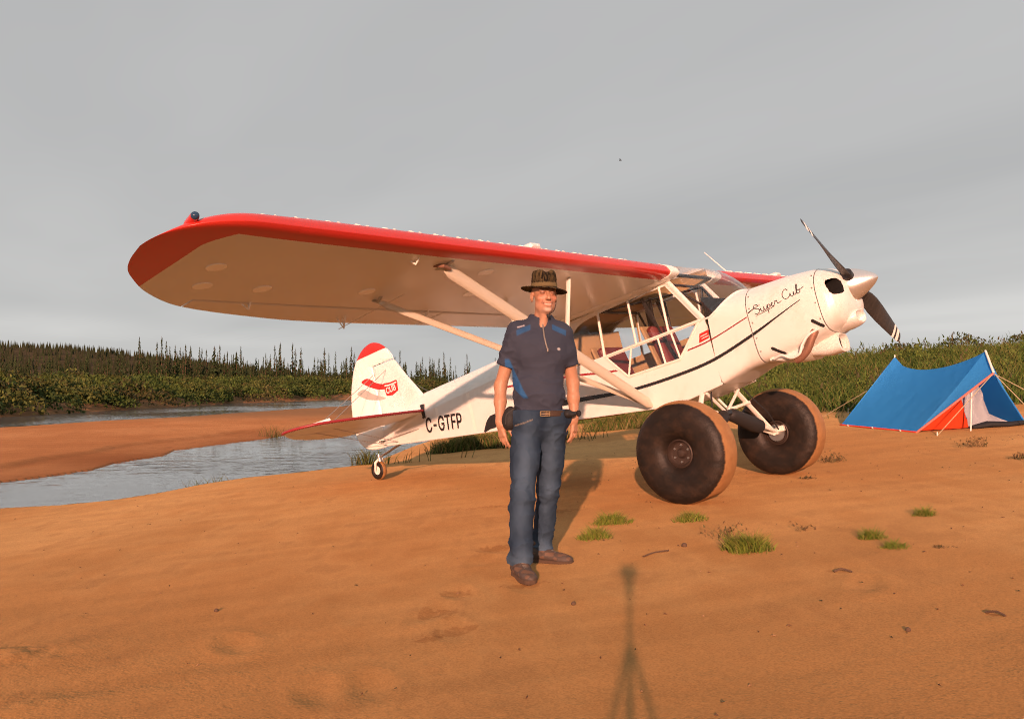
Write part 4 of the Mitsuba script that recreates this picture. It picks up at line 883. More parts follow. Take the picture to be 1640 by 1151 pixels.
# clothes -----------------------------------------------------------
def wr(P, a, b, amp, seed): return amp * (meshkit.fbm(P * A_(a), 3, seed=seed) - .5) * 2
s_ = Field([-.32, -.30, .86], [.36, .30, 1.59], .0050)
s_.bone(A_([-.035, .025, 1.335]), A_([.105, .035, 1.33]), .118, .118, .05, (1, .95, 1))
s_.bone(A_([.04, .02, 1.28]), A_([.028, .005, 1.05]), .136, .126, .06, (1.06, .80, 1))
s_.bone(A_([.028, .005, 1.06]), A_([.034, .005, .955]), .130, .138, .05, (1.06, .82, 1))
s_.bone(A_([-.085, .02, 1.418]), A_([.165, .04, 1.412]), .056, .056, .06)
s_.bone(A_([.035, .03, 1.44]), A_([.048, .03, 1.51]), .074, .066, .03); s_.bone(A_([.045, .035, 1.475]), A_([-.10, .03, 1.43]), .045, .05, .04); s_.bone(A_([.045, .035, 1.475]), A_([.18, .04, 1.425]), .045, .05, .04)
def sleeve(a, b, r0, r1): 
    t = b - a; s_.bone(a, a + t * .60, r0, r1, .035)
sleeve(shR + [.008, 0, 0], elR, .060, .058); sleeve(shL - [.008, 0, 0], elL, .060, .058)
sl, P = s_.block(s_.lo, s_.lo + s_.h * s_.n)
zz = P[..., 2]
folds = .006 * np.sin((P[..., 0] * 9 + zz * 26 + 3 * meshkit.fbm(P * [5, 5, 5], 2, seed=3))) * sstep(1.30, 1.05, zz) + .005 * np.sin((P[..., 0] * 30 - zz * 22 + 4 * meshkit.fbm(P * [4, 4, 6], 2, seed=5))) * sstep(1.15, 1.35, zz)
rs = lambda a, sd: (1 - np.abs(2 * meshkit.fbm(P * A_(a), 2, seed=sd) - 1)) ** 4
folds = folds - .009 * (rs((9, 9, 11), 25) - .35) * (.5 + sstep(1.22, 1.0, zz)) - .007 * (rs((12, 12, 18), 29) - .35) * sstep(-.10, -.13, P[..., 0])
s_.D[sl] += (folds + wr(P, (9, 9, 7), None, .008, 7)).astype(np.float32)
# cut: hem, sleeve ends, neck opening
def plane_cut(F, pt, nrm, rng):
    pt, nrm = A_(pt), A_(nrm) / np.linalg.norm(nrm); sl, P = F.block(*rng); F.D[sl] = np.maximum(F.D[sl], ((P - pt) @ nrm).astype(np.float32))
plane_cut(s_, (.03, 0, .938), (0.05, 0, -1), ((-.16, -.3, .86), (.21, .3, 1.0)))
for sh, el, rng in ((shR, elR, ((-.32, -.3, .9), (-.135, .3, 1.32))), (shL, elL, ((.195, -.3, .9), (.36, .3, 1.30)))):
    plane_cut(s_, sh + (el - sh) * .62, el - sh, rng)
s_.ell((.052, .005, 1.565), (.062, .072, .062), .010, op='d')
s_.D[sl] = np.maximum(s_.D[sl], (P[..., 2] - 1.535).astype(np.float32))
shirt = s_.mesh(); sv = np.array(shirt.vertices)
sc_ = np.tile(A_([.035, .042, .064]), (len(sv), 1))
def sblend(m, c):
    global sc_
    sc_ = sc_ * (1 - m[:, None]) + A_(c) * m[:, None]
BL = (.022, .085, .21)
x, y, z = sv.T
front = (y < .02)
# blue wedge under his right arm, tapering forward and down; blue shoulder yokes
wx_ = -.118 + np.interp(z, [1.02, 1.07, 1.18, 1.26], [.085, .055, .005, -.03]); wl = np.interp(z, [1.02, 1.07, 1.18, 1.26], [.060, .012, -.05, -.055]) - .118
sblend(sstep(1.02, 1.03, z) * sstep(1.27, 1.25, z) * sstep(wx_ + .004, wx_ - .004, x) * sstep(wl - .006, wl + .0, x) * front, BL)
yk = np.abs(z - (1.482 - .45 * np.abs(x - .045) + .0)); sblend(.8 * sstep(.020, .014, yk) * (np.abs(x - .045) > .065) * (np.abs(x - .045) < .15) * front, BL)
sblend(.85 * sstep(.012, .006, np.hypot((x - .148) * 1.0, (z - 1.318) * 1.2)) * front, (.45, .45, .46))      # small pale chest mark
sblend(.8 * sstep(.006, .003, np.abs(z - (1.462 - .28 * (-.055 - x)))) * (x < -.055) * (x > -.10) * front, (.40, .40, .44))
mat('shirt_cloth', {'type': 'mesh_attribute', 'name': 'vertex_color'}, rough=.8, spec=.2, sheen=.3)
ppart('shirt', shirt, 'shirt_cloth', color=np.clip(sc_, 0, 1))
zpt = [(.053, -.06, 1.494), (.056, -.09, 1.45), (.060, -.112, 1.40), (.070, -.122, 1.35), (.080, -.127, 1.315)]
def snap(m, pts, off=.003):
    """Moves points onto the front of mesh m (towards the camera)."""
    v = np.array(m.vertices); out = []
    for p in pts:
        d = np.hypot(v[:, 0] - p[0], v[:, 2] - p[2]); c = v[d < .012]; out.append([p[0], (c[:, 1].min() if len(c) else p[1]) - off, p[2]])
    return A_(out)
zp = snap(shirt, curve(zpt, 4)); ppart('zipper', tube(zp, .0048, 6, flat=.5), 'zip_grey'); ppart('zipper_pull', box([.010, .006, .022], zp[-1] - [0, .004, .004], bev=.002), 'zip_grey')
# jeans
j = Field([-.25, -.42, .03], [.30, .40, 1.02], .0050)
j.bone(hpR + [0, .0, .075], hpL + [0, 0, .075], .112, .112, .05, (1, .98, 1)); j.bone(A_([.032, .005, .95]), A_([.032, .005, .90]), .136, .14, .04, (1.05, .78, 1))
for h_, k_, a_, r in ((hpR, knR, anR, .94), (hpL, knL, anL, .90)):
    j.bone(h_, h_ * .5 + k_ * .5, .101 * r, .089 * r, .03); j.bone(h_ * .5 + k_ * .5, k_, .089 * r, .079 * r, .03)
    j.bone(k_, a_ + [0, 0, .03], .079 * r, .070 * r, .02); j.bone(a_ + [0, .0, .06], a_ + [0, -.004, -.005], .072 * r, .077 * r, .02)
sl, P = j.block(j.lo, j.lo + j.h * j.n); zz = P[..., 2]
low = sstep(.30, .10, zz) + .8 * np.exp(-((zz - .46) / .10) ** 2) + .6 * np.exp(-((zz - .80) / .06) ** 2)
rg = lambda a, sd: (1 - np.abs(2 * meshkit.fbm(P * A_(a), 2, seed=sd) - 1)) ** 4
cr = np.sin(zz * 62 + P[..., 0] * 22 + 5 * meshkit.fbm(P * [7, 7, 6], 3, seed=11)) * .0022 * (.25 + low) - .013 * (rg((7, 7, 13), 15) - .4) * (.25 + low) - .008 * (rg((11, 11, 6), 17) - .4) + wr(P, (7, 7, 5), None, .010, 13)
j.D[sl] += cr.astype(np.float32)
plane_cut(j, (0, 0, .955), (0, 0, 1), ((-.25, -.42, .9), (.3, .4, 1.02)))
for a_ in (anR, anL): plane_cut(j, a_ + [0, 0, -.035], (.0, .25, -1), (a_ - [.12, .14, .12], a_ + [.12, .14, .03]))
jeans = j.mesh(); jv = np.array(jeans.vertices)
nz = meshkit.fbm(jv * [16, 16, 9], 3, seed=21); leg = np.where(np.abs(jv[:, 0] - np.interp(jv[:, 2], [.1, .47, .84], [-.088, -.075, -.045])) < np.abs(jv[:, 0] - np.interp(jv[:, 2], [.1, .47, .84], [.05, .09, .112])), 0, 1)
cx = np.where(leg == 0, np.interp(jv[:, 2], [.1, .47, .84], [-.088, -.075, -.045]), np.interp(jv[:, 2], [.1, .47, .84], [.05, .09, .112]))
worn = .55 * np.exp(-((jv[:, 0] - cx) / .05) ** 2) * (.4 + .6 * np.exp(-((jv[:, 2] - .62) / .25) ** 2)) + .5 * sstep(.18, .08, jv[:, 2]) + .5 * (nz - .45)
jc = A_([.013, .026, .048]) + np.clip(worn * 1.15, 0, 1)[:, None] * A_([.055, .085, .118])
fb = nz > .5
jc = np.where(((np.abs(jv[:, 2] - (.872 + .35 * (jv[:, 0] + .09))) < .004) & (jv[:, 0] < -.01) & (jv[:, 0] > -.12) & (jv[:, 1] < 0))[:, None], A_([.14, .13, .12]), jc)
mat('denim', {'type': 'mesh_attribute', 'name': 'vertex_color'}, rough=.85, spec=.2, sheen=.2, bump=mikit.proc(lambda p, n, uv: 0.0012 * noise(p.x * 420, p.y * 420, p.z * 300), eps=1e-3))
ppart('jeans', jeans, 'denim', color=np.clip(jc, 0, 1))
# belt, buckle, pouch, watch
an = np.linspace(0, 2 * np.pi, 49); bl = np.stack([np.column_stack([.032 + .158 * np.sign(np.cos(an)) * np.abs(np.cos(an)) ** .9 * (1.0 + k), .004 + .120 * np.sign(np.sin(an)) * np.abs(np.sin(an)) ** .9 * (1 + k), 0 * an + zq]) for k, zq in ((-.02, .917), (.01, .919), (.012, .948), (-.02, .951))])
ppart('belt', quadgrid(bl), 'brown_leather', smooth=40)
ppart('buckle', cat([box([.058, .012, .006], (.062, -.126, .947), bev=.002), box([.058, .012, .006], (.062, -.126, .921), bev=.002), box([.006, .012, .03], (.034, -.126, .934), bev=.002), box([.006, .012, .03], (.090, -.126, .934), bev=.002), box([.05, .008, .004], (.062, -.130, .934))]), 'brass', smooth=30)
pc_ = Field([-.24, -.16, .78], [-.06, .12, 1.02], .004)
pc_.ell((-.143, -.035, .905), (.045, .068, .072), .02); pc_.ell((-.150, -.05, .885), (.045, .058, .055), .02); pc_.ell((-.135, -.06, .945), (.035, .03, .022), .015)
ppart('hip_pouch', pc_.mesh(), 'black_nylon'); ppart('pouch_strap', tube([(-.12, -.085, .965), (-.165, -.095, .93), (-.17, -.10, .87)], [.008] * 3, 6, flat=.4), 'black_rubber')
lp = Field([.15, -.16, .86], [.29, .10, 1.0], .004); lp.ell((.198, -.02, .93), (.030, .055, .028), .01); lp.ell((.222, -.03, .928), (.028, .035, .018), .01)
ppart('belt_case', lp.mesh(), 'black_nylon')
an = np.linspace(0, 2 * np.pi, 25); wc = wrL + [0, 0, .020]
ppart('watch_strap', quadgrid(np.stack([np.column_stack([wc[0] + r_ * np.cos(an), wc[1] + r_ * np.sin(an), wc[2] + zq + .12 * r_ * np.cos(an)]) for r_, zq in ((.0305, -.012), (.0335, -.010), (.0335, .010), (.0305, .012))])), 'black_rubber', smooth=40)
wf_ = trimesh.creation.cylinder(.019, .011, sections=24); wf_.apply_transform(frame([.75, -.65, 0])); wf_.apply_translation(wc + A_([.75, -.65, 0]) * .035); ppart('watch_case', wf_, 'black_paint', smooth=30)
# hat: brimmed, striped dark and olive, with a band
an = np.linspace(0, 2 * np.pi, 65)
def hat_pt(r, a, z):   # head frame
    return HD - A_([0, 0, .009]) + (A_([[r * .97 * math.cos(q), r * 1.13 * math.sin(q) + .008, z_] for q, z_ in zip(a, np.broadcast_to(z, a.shape))]) @ HR.T)
side_up = lambda a: .012 * np.cos(a) ** 2 - .010 * np.sin(a) * 0
brim_z = lambda r, a: .060 + (r - .082) * (-.18) + (max(r - .082, 0) / .06) ** 1.5 * (.016 * np.clip(-np.cos(a), 0, 1) ** 1.5) - .016 * np.clip(np.cos(a), 0, 1) * (r - .082) / .06
rows = [hat_pt(.079, an, .112)] if False else []
prof = [(.080, .058), (.080, .075), (.079, .100), (.077, .130), (.074, .150), (.068, .163)]
C = [hat_pt(r, an, z) for r, z in prof]
for r, dz in ((.058, .167), (.045, .160), (.028, .148), (.010, .143), (.0005, .142)):
    cre = .012 * np.abs(np.sin(an)) * (1 if r > .02 else 0)
    C.append(hat_pt(r, an, dz + 0 * cre))
C = A_(C); cl = (C - HD) @ HR
dent = np.exp(-(cl[..., 0] / .022) ** 2) * np.exp(-((cl[..., 1] + .06) / .05) ** 2) * sstep(.12, .165, cl[..., 2]) * .02
for sx in (-1, 1): dent += np.exp(-((cl[..., 0] - sx * .07) / .02) ** 2 - ((cl[..., 1] + .035) / .03) ** 2) * sstep(.105, .155, cl[..., 2]) * .010
C[..., 2] -= dent
crown = quadgrid(C)
Bt = A_([hat_pt(r, an, brim_z(r, an)) for r in np.linspace(.078, .142, 8)]); Bb = Bt[::-1] - A_([0, 0, .006])
edge = hat_pt(.145, an, brim_z(.142, an) - .003)[None]
brim = quadgrid(np.concatenate([Bt, edge, Bb]))
def hat_fn(p, n, uv):
    s = noise(uv.x * 46, uv.y * 6, 1.0); b = smoothstep(.46, .60, s * .6 + .4 * noise(uv.x * 9, uv.y * 14, 4.0))
    return mix((0.010, 0.008, 0.006), (0.095, 0.066, 0.030), b * 0.75 + .25 * noise(uv.x * 150, uv.y * 90, 2.0) * b)
mat('hat_cloth', mikit.proc(hat_fn), rough=.9, spec=.1)
def hat_uv(m): v = (np.array(m.vertices) - HD) @ HR; return np.column_stack([np.arctan2(v[:, 0], -v[:, 1]), v[:, 2] * 6 + np.hypot(v[:, 0], v[:, 1]) * 3])
hk = ppart('hat', crown, 'hat_cloth', uv=hat_uv(crown)); add(f'{hk}__brim', brim, 'hat_cloth', True, uv=hat_uv(brim), M=PM)
bandm = quadgrid(A_([hat_pt(r, an, z) for r, z in ((.079, .062), (.0825, .064), (.0825, .078), (.0815, .086), (.079, .088))])); add(f'{hk}__hat_band', bandm, 'olive_cloth', 40, M=PM)
ch = curve([hp(.068, -.02, .03), hp(.072, -.01, -.03), hp(.045, -.055, -.09), hp(.0, -.070, -.115), hp(-.040, -.045, -.095), hp(-.070, .0, -.02)], 6)
ppart('chin_cord', tube(ch[6:20], .0022, 5), 'black_rubber'); ppart('cord_toggle', trimesh.creation.icosphere(2, .011).apply_translation(hp(.006, -.072, -.124)), 'black_rubber')
# shoes: patchy low hikers, the right one towards the camera, the left one turned out
def shoe(nm, an_, ang):
    c, s = math.cos(ang), math.sin(ang); R = A_([[c, s, 0], [-s, c, 0], [0, 0, 1.0]]).T       # local -y = toes
    ff = Field([-.075, -.235, -.01], [.075, .11, .17], .004)
    ff.bone((0, .05, .055), (0, -.02, .062), .046, .043, .03); ff.bone((0, -.02, .055), (0, -.115, .040), .044, .040, .03, (1.12, 1, .8)); ff.ell((.004, -.145, .032), (.047, .058, .032), .02); ff.bone((0, .035, .07), (0, .02, .125), .043, .044, .02, (1, 1.1, 1))
    def sole(P): 
        w = np.interp(P[..., 1], [-.21, -.19, -.13, -.06, .0, .06, .095], [.015, .036, .051, .045, .040, .041, .022])
        return np.maximum(np.maximum(np.abs(P[..., 0]) - w, np.abs(P[..., 2] - .014) - .014), np.maximum(P[..., 1] - .095, -.205 - P[..., 1]))
    up = ff.mesh(); so = Field([-.075, -.235, -.02], [.075, .12, .05], .004); so.put((-.07, -.22, -.01), (.07, .11, .04), sole, .008); so = so.mesh()
    g0 = A_([an_[0], an_[1], 0]); gh = gz(PX0 + an_[0], PY0 + an_[1]) - PZ0
    tr = lambda m: tm(np.array(m.vertices) @ R.T + [an_[0], an_[1] - .02, gh - .006], m.faces)
    v = np.array(up.vertices); n3 = meshkit.noise(v * [55, 55, 60], 5); patch = (meshkit.noise(v * [38, 38, 45], 9) > .60) & (v[:, 2] > .035)
    colr = np.where(patch[:, None], A_([.12, .066, .04]), A_([.050, .030, .020]) + .03 * n3[:, None])
    colr = np.where(((np.abs(v[:, 0]) < .012) & (v[:, 1] < -.02) & (v[:, 1] > -.10) & (np.sin(v[:, 1] * 330) > .1))[:, None], A_([.17, .14, .11]), colr)
    k = ppart(nm, tr(up), 'shoe_leather', color=colr); add(f'{k}__sole', tr(so), 'shoe_sole', 40, M=PM)
mat('shoe_leather', {'type': 'mesh_attribute', 'name': 'vertex_color'}, rough=.7)
mat('shoe_sole', (.075, .042, .024), rough=.9)
shoe('shoe', anR, .30); shoe('shoe', anL, 1.12)
# ------------------------------------------------------------------ tent, pitched on the slope at the right
TEN = 'tent'
lab(TEN, 'blue ridge tent with orange door pitched in front of the grassy bank', 'tent')
def tpart(nm, m, b, smooth=True, **k): return add(f'{TEN}__{nm}', m, b, smooth, **k)
def G3(x, y, dz=0.0): return np.array([x, y, gz(x, y) + dz])
tA, tB, tR, tRb = G3(5.78, 12.78, .0), G3(5.63, 15.3, .0), G3(7.42, 12.9, .0), G3(7.5, 15.4, .0)
tS, tQ, tE = np.array([6.53, 15.2, 1.55]), np.array([6.84, 12.88, 1.555]), np.array([6.735, 12.48, 1.235])
us = np.linspace(0, 1, 25)
ridge = tS + (tQ - tS) * us[:, None]; ridge[:, 2] -= .235 * (4 * us ** .7 * (1 - us ** .7)) ** .9
ridge[:, 1] += 0
def panel(base0, base1, n=17, belly=.05, out=-1):
    P = []
    for u, r in zip(us, ridge):
        b = base0 + (base1 - base0) * u
        t = np.linspace(0, 1, n)[:, None]
        q = r + (b - r) * t; q[:, 2] -= belly * (4 * t[:, 0] * (1 - t[:, 0])) * (.5 + .5 * 4 * u * (1 - u))
        P.append(q)
    P = np.array(P)
    w = meshkit.fbm(P * [1.2, 4.0, 2.0], 3, seed=31) - .5
    P[..., 0] += out * .035 * w * np.sin(np.pi * np.linspace(0, 1, n))[None] 
    return P
LP = panel(tB, tA); RP_ = panel(tRb, tR, out=1)
tpart('fly_panel', quadgrid(LP), 'tent_blue'); tpart('fly_panel', quadgrid(RP_), 'tent_blue')
# hood: from the last rib forward to the apex of the doorway
hoodL = np.array([[LP[-1, i] * (1 - k) + (tE * (1 - i / 16) + tA * (i / 16)) * k + [0, 0, -.02 * math.sin(math.pi * k)] for i in range(17)] for k in np.linspace(0, 1, 5)])
hoodR = np.array([[RP_[-1, i] * (1 - k) + (tE * (1 - i / 16) + tR * (i / 16)) * k for i in range(17)] for k in np.linspace(0, 1, 5)])
tpart('hood', quadgrid(hoodL), 'tent_blue'); tpart('hood', quadgrid(hoodR), 'tent_blue')
tpart('rear_wall', tm([tS, tB, tRb], [[0, 1, 2]]), 'tent_blue', smooth=False)
tpart('door_trim', tube(hoodL[-1] - [0, .004, 0], .016, 6), 'tent_pink'); tpart('door_trim', tube(hoodR[-1] - [0, .004, 0], .013, 6), 'tent_blue')
tpart('bottom_trim', tube(np.array([LP[i, -1] + [-.01, 0, .008] for i in range(25)]), .014, 6), 'tent_orange')
tpart('ridge_hem', tube([tQ + [0, -.01, .01], tE + [0, -.012, .012]], .017, 8), 'white_tube')
# inner door, netting, inner tent, poles
d0, d1, d2 = G3(5.86, 12.86, .02), np.array([6.52, 12.99, .935]), G3(6.56, 12.80, .015)
g = np.linspace(0, 1, 13); D = np.array([[(d0 * (1 - u) + d1 * u) * (1 - v) + (d0 * (1 - u) + d2 * u) * v + np.array([0, -.045, 0]) * math.sin(u * 9 + v * 2) * u * .7 for v in g] for u in g])
tpart('door_flap', quadgrid(D), 'tent_orange_thin'); tpart('door_flap_hem', tube(D[:, 0] - [0, .006, 0], .010, 6), 'tent_pink')
n0, n1, n2, n3_ = np.array([6.52, 13.02, .94]), np.array([6.80, 13.05, 1.10]), np.array([6.94, 13.0, .66]), G3(7.25, 12.95, .03)
nn_ = [d2 + [-.02, .10, 0], n0, n1, n2, n3_]
N = np.array([[n0 * (1 - u) + d2 * u + [0, .05, 0] , (n1 * (1 - u) + n2 * u) * (1 - .0) if u < .6 else n2 * (1 - (u - .6) / .4) + n3_ * ((u - .6) / .4)] for u in np.linspace(0, 1, 14)])
N = np.array([[a * (1 - k) + b * k + [0, .05 * math.sin(k * 9 + i * .5), -.05 * math.sin(math.pi * k)] for k in np.linspace(0, 1, 10)] for i, (a, b) in enumerate(N)])
tpart('insect_net', quadgrid(N), 'tent_net_thin')
IN = np.array([[(tB * .92 + tRb * .08) * (1 - u) + (tRb * .92 + tB * .08) * u, tS * .97 + np.array([.19, .42, 0])] for u in (0, 1)])
tpart('pole', tube([G3(6.39, 12.45, -.03), np.array([6.70, 12.98, 1.36])], .011, 8), 'white_tube'); tpart('pole', tube([G3(6.50, 15.25, -.03), tS + [0, 0, .03]], .011, 8), 'white_tube')
tpart('groundsheet', tube([G3(6.55, 12.72, .02), G3(6.8, 12.78, .045), G3(7.05, 12.74, .03), G3(7.4, 12.80, .04)], [.03, .05, .04, .03], 10, flat=1.8), 'black_nylon')
tpart('groundsheet', tm([G3(5.9, 12.95, .012), G3(7.3, 12.95, .012), G3(7.3, 15.2, .012), G3(5.8, 15.2, .012)], [[0, 1, 2], [0, 2, 3]]), 'tent_orange', smooth=False)
for a, b in ((tE, G3(5.78, 12.15)), (tE, G3(7.9, 12.2)), (tE + [.01, 0, 0], G3(7.25, 12.1)), (tS * .5 + tB * .5 + [-.02, 0, .0], G3(5.55, 16.4)), (tS, G3(6.4, 17.0, .1))):
    tpart('guy_line', tube([a, b], .006, 5), 'cord_tan')
    tpart('tent_peg', tube([b + [0, 0, .05], b - [0, 0, .05]], .008, 6), 'white_tube')
for u in (.15, .5, .85):
    b = tB + (tA - tB) * u; tpart('tent_peg', tube([b + [-.05, 0, .03], b + [-.02, 0, -.04]], .009, 6), 'white_tube')
# ------------------------------------------------------------------ plants
RNG = np.random.default_rng(7)
mat('leaf_mat', {'type': 'mesh_attribute', 'name': 'vertex_color'}, rough=.75, spec=.15)
def blades(x, y, z, h, w, lean, col, tipcol, az=None):
    """Curved grass blades, one per entry: 5 vertices, 3 triangles each."""
    n = len(x); a = RNG.uniform(0, 2 * np.pi, n) if az is None else az; b = RNG.uniform(0, 2 * np.pi, n)
    dx, dy = np.cos(a), np.sin(a); lx, ly = np.cos(b) * lean, np.sin(b) * lean
    P0 = np.stack([x, y, z - .02], -1); W = np.stack([dx * w / 2, dy * w / 2, 0 * x], -1)
    P1 = P0 + np.stack([lx * .35, ly * .35, h * .6], -1); P2 = P0 + np.stack([lx, ly, h], -1)
    V = np.stack([P0 - W, P0 + W, P1 - W * .8, P1 + W * .8, P2], 1).reshape(-1, 3)
    k = np.arange(n)[:, None] * 5; F = np.concatenate([k + [0, 1, 3], k + [0, 3, 2], k + [2, 3, 4]], 0)
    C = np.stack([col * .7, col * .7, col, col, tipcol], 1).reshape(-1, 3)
    return tm(V, F), C
def veg(key, parts_, label=None, cat=None, group=None, kind=None):
    V = np.vstack([m.vertices for m, c in parts_]); F, n = [], 0
    for m, c in parts_: F.append(np.asarray(m.faces) + n); n += len(m.vertices)
    k = add(key, tm(V, np.vstack(F)), 'leaf_mat', False, color=np.clip(np.vstack([c for m, c in parts_]), 0, 1))
    if label or kind: lab(k, label, cat, group, kind)
    return k
def pick(cols, n, t=None):
    c = A_(cols); i = RNG.integers(0, len(c), n); return c[i] * RNG.uniform(.75, 1.25, (n, 1))
GRASS = [(.052, .092, .016), (.068, .112, .020), (.040, .072, .014), (.105, .115, .03), (.13, .11, .04)]
# bank grass: one mass
def scatter(n, x0, x1, y0, y1, ok):
    x, y = RNG.uniform(x0, x1, n), RNG.uniform(y0, y1, n); m = ok(x, y); return x[m], y[m]
bx, by = scatter(260000, -1, 34, 10, 48, lambda x, y: (sdist(TOEX, x, y) > .2 + 1.5 * (meshkit.noise(np.stack([x * .8, y * .8, 0 * x], -1), 3) - .5)) & (np.abs(x / y) < .75) & (RNG.random(len(x)) < np.clip(1.25 - sdist(TOEX, x, y) / 26, .12, 1)))
bz = height(bx, by, True); cl = meshkit.fbm(np.stack([bx * .55, by * .55, 0 * bx], -1), 3, seed=41)
hh = RNG.uniform(.20, .40, len(bx)) * (.55 + 1.0 * cl) * (.55 + .45 * sstep(0, 3, sdist(TOEX, bx, by)))
colr = pick(GRASS[:4], len(bx)) * (.60 + .9 * cl[:, None]); dry = (RNG.random(len(bx)) < .10 + .3 * (cl > .66)); colr[dry] = pick(GRASS[3:], dry.sum())
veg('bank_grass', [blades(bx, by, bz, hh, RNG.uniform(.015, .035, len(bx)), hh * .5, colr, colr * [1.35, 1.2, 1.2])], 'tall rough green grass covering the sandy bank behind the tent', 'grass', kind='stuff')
# leafy brush growing through the grass
qx, qy = scatter(2600, 0, 30, 12, 44, lambda x, y: (sdist(TOEX, x, y) > 1.2) & (np.abs(x / y) < .72) & (meshkit.noise(np.stack([x * .5, y * .5, 0 * x], -1), 44) > .42))
bp_ = []
for x, y in list(zip(qx, qy))[:560]:
    r = RNG.uniform(.3, .8); g0 = A_([.072, .098, .020]) * RNG.uniform(.7, 1.6)
    V_, F_, C_ = [], [], []
    d = RNG.normal(0, 1, (150, 3)); d /= np.linalg.norm(d, axis=1, keepdims=True); d[:, 2] = np.abs(d[:, 2])
    p = A_([x, y, float(height(A_([x]), A_([y]))[0])]) + d * A_([r, r, RNG.uniform(.35, .65)]) * RNG.uniform(.4, 1, (150, 1)) ** .5
    u = RNG.normal(0, 1, (150, 3)); u /= np.linalg.norm(u, axis=1, keepdims=True); v = np.cross(u, RNG.normal(0, 1, (150, 3))); v /= np.linalg.norm(v, axis=1, keepdims=True); sz = RNG.uniform(.02, .045, (150, 1)); u[:, 2] = np.abs(u[:, 2]) * 2.2; u /= np.linalg.norm(u, axis=1, keepdims=True)
    k = np.arange(150)[:, None] * 4
    bp_.append((tm(np.stack([p - u * sz, p + v * sz * .5, p + u * sz, p - v * sz * .5], 1).reshape(-1, 3), np.concatenate([k + [0, 1, 2], k + [0, 2, 3]], 0)), np.repeat(g0 * RNG.uniform(.7, 1.3, (150, 1)), 4, 0)))
veg('bank_brush', bp_, 'low green leafy brush scattered through the bank grass', 'brush', kind='stuff')
# seeding stalks standing above the grass
i = RNG.choice(len(bx), 520, replace=False); h2 = RNG.uniform(.45, .75, len(i)); c2 = pick([(.08, .07, .03), (.05, .08, .018)], len(i))
st, sc2 = blades(bx[i], by[i], bz[i], h2, .014 + 0 * h2, h2 * .18, c2, c2)
lf = [(st, sc2)]
for q in (.7, .85, .97):
    u = RNG.normal(0, .05, (len(i), 2)); lf.append(blades(bx[i] + u[:, 0], by[i] + u[:, 1], bz[i] + h2 * q, RNG.uniform(.08, .16, len(i)), .05 + 0 * h2, .06 + 0 * h2, c2, c2 * 1.2))
veg('weed_stalks', lf, 'thin weed stalks standing above the bank grass', 'weeds', kind='stuff')
# dark shrubs on the crest of the bank
def shrub_leaves(c, r, n, cols, s):
    d = RNG.normal(0, 1, (n, 3)); d /= np.linalg.norm(d, axis=1, keepdims=True); d[:, 2] = np.abs(d[:, 2])
    lump = .72 + .5 * meshkit.noise(d * 2.6 + c, 3); p = c + d * r * (lump * RNG.uniform(.55, 1.0, n) ** .5)[:, None]
    u = RNG.normal(0, 1, (n, 3)); u /= np.linalg.norm(u, axis=1, keepdims=True); v = np.cross(u, RNG.normal(0, 1, (n, 3))); v /= np.linalg.norm(v, axis=1, keepdims=True)
    sz = RNG.uniform(.6, 1.3, (n, 1)) * s
    V = np.stack([p - u * sz, p + v * sz * .5, p + u * sz, p - v * sz * .5], 1).reshape(-1, 3); k = np.arange(n)[:, None] * 4
    col = pick(cols, n); return tm(V, np.concatenate([k + [0, 1, 2], k + [0, 2, 3]], 0)), np.repeat(col, 4, 0)
def shrub_at(key, x, y, r, h, n, cols, s, label, cat, group=None):
    c = np.array([x, y, float(height(A_([x]), A_([y]))[0])]); m, cc = shrub_leaves(c, A_([r, r, h]), n, cols, s)
    tr_ = [tube([c + [0, 0, -.1], c + [RNG.normal(0, r * .3), RNG.normal(0, r * .3), h * .7]], [.03, .01], 5, cap=False) for _ in range(5)]
    k = numbered(key); add(f'{k}__foliage', m, 'leaf_mat', False, color=np.clip(cc, 0, 1)); add(f'{k}__stem', cat_(tr_), 'bark', 30); lab(k, label, cat, group)
cat_ = lambda ms: trimesh.util.concatenate(ms)
mat('bark', (.10, .058, .034), rough=.9)
DARK = [(.035, .05, .014), (.05, .065, .016), (.06, .05, .02)]
for x, y, r, h, lb in ((13.2, 30, .8, .65, 'dark shrub on the bank crest, leftmost of the three above the tent'), (15.4, 30.5, 1.0, .8, 'dark shrub on the bank crest, middle of the three above the tent'), (18.4, 31.5, 1.2, .9, 'largest dark shrub on the bank crest, at the right edge')):
    shrub_at('crest_shrub', x, y, r, h, 900, DARK, .06, lb, 'shrub', 'shrubs on the crest of the bank')
# grass fringe behind the tail and under the fuselage
FR = LineString([(-2.25, 14.6), (-1.5, 15.3), (-.6, 16.4), (.4, 17.6), (1.6, 18.6), (3.0, 19.0), (5.2, 18.2)])
n = 42000; t = RNG.uniform(0, FR.length, n); pts = A_([FR.interpolate(q).coords[0] for q in np.linspace(0, FR.length, 400)]); px_ = np.interp(t, np.linspace(0, FR.length, 400), pts[:, 0]); py_ = np.interp(t, np.linspace(0, FR.length, 400), pts[:, 1])
off = np.abs(RNG.normal(0, 1, n)) * (.35 + .09 * t); x = px_ + off * .55 + RNG.normal(0, .1, n); y = py_ - off * .55 + RNG.normal(0, .1, n)
cl = meshkit.fbm(np.stack([x * 1.3, y * 1.3, 0 * x], -1), 3, seed=51); k = (cl > .36) & (RNG.random(n) < np.exp(-off / 1.6)); x, y, cl = x[k], y[k], cl[k]
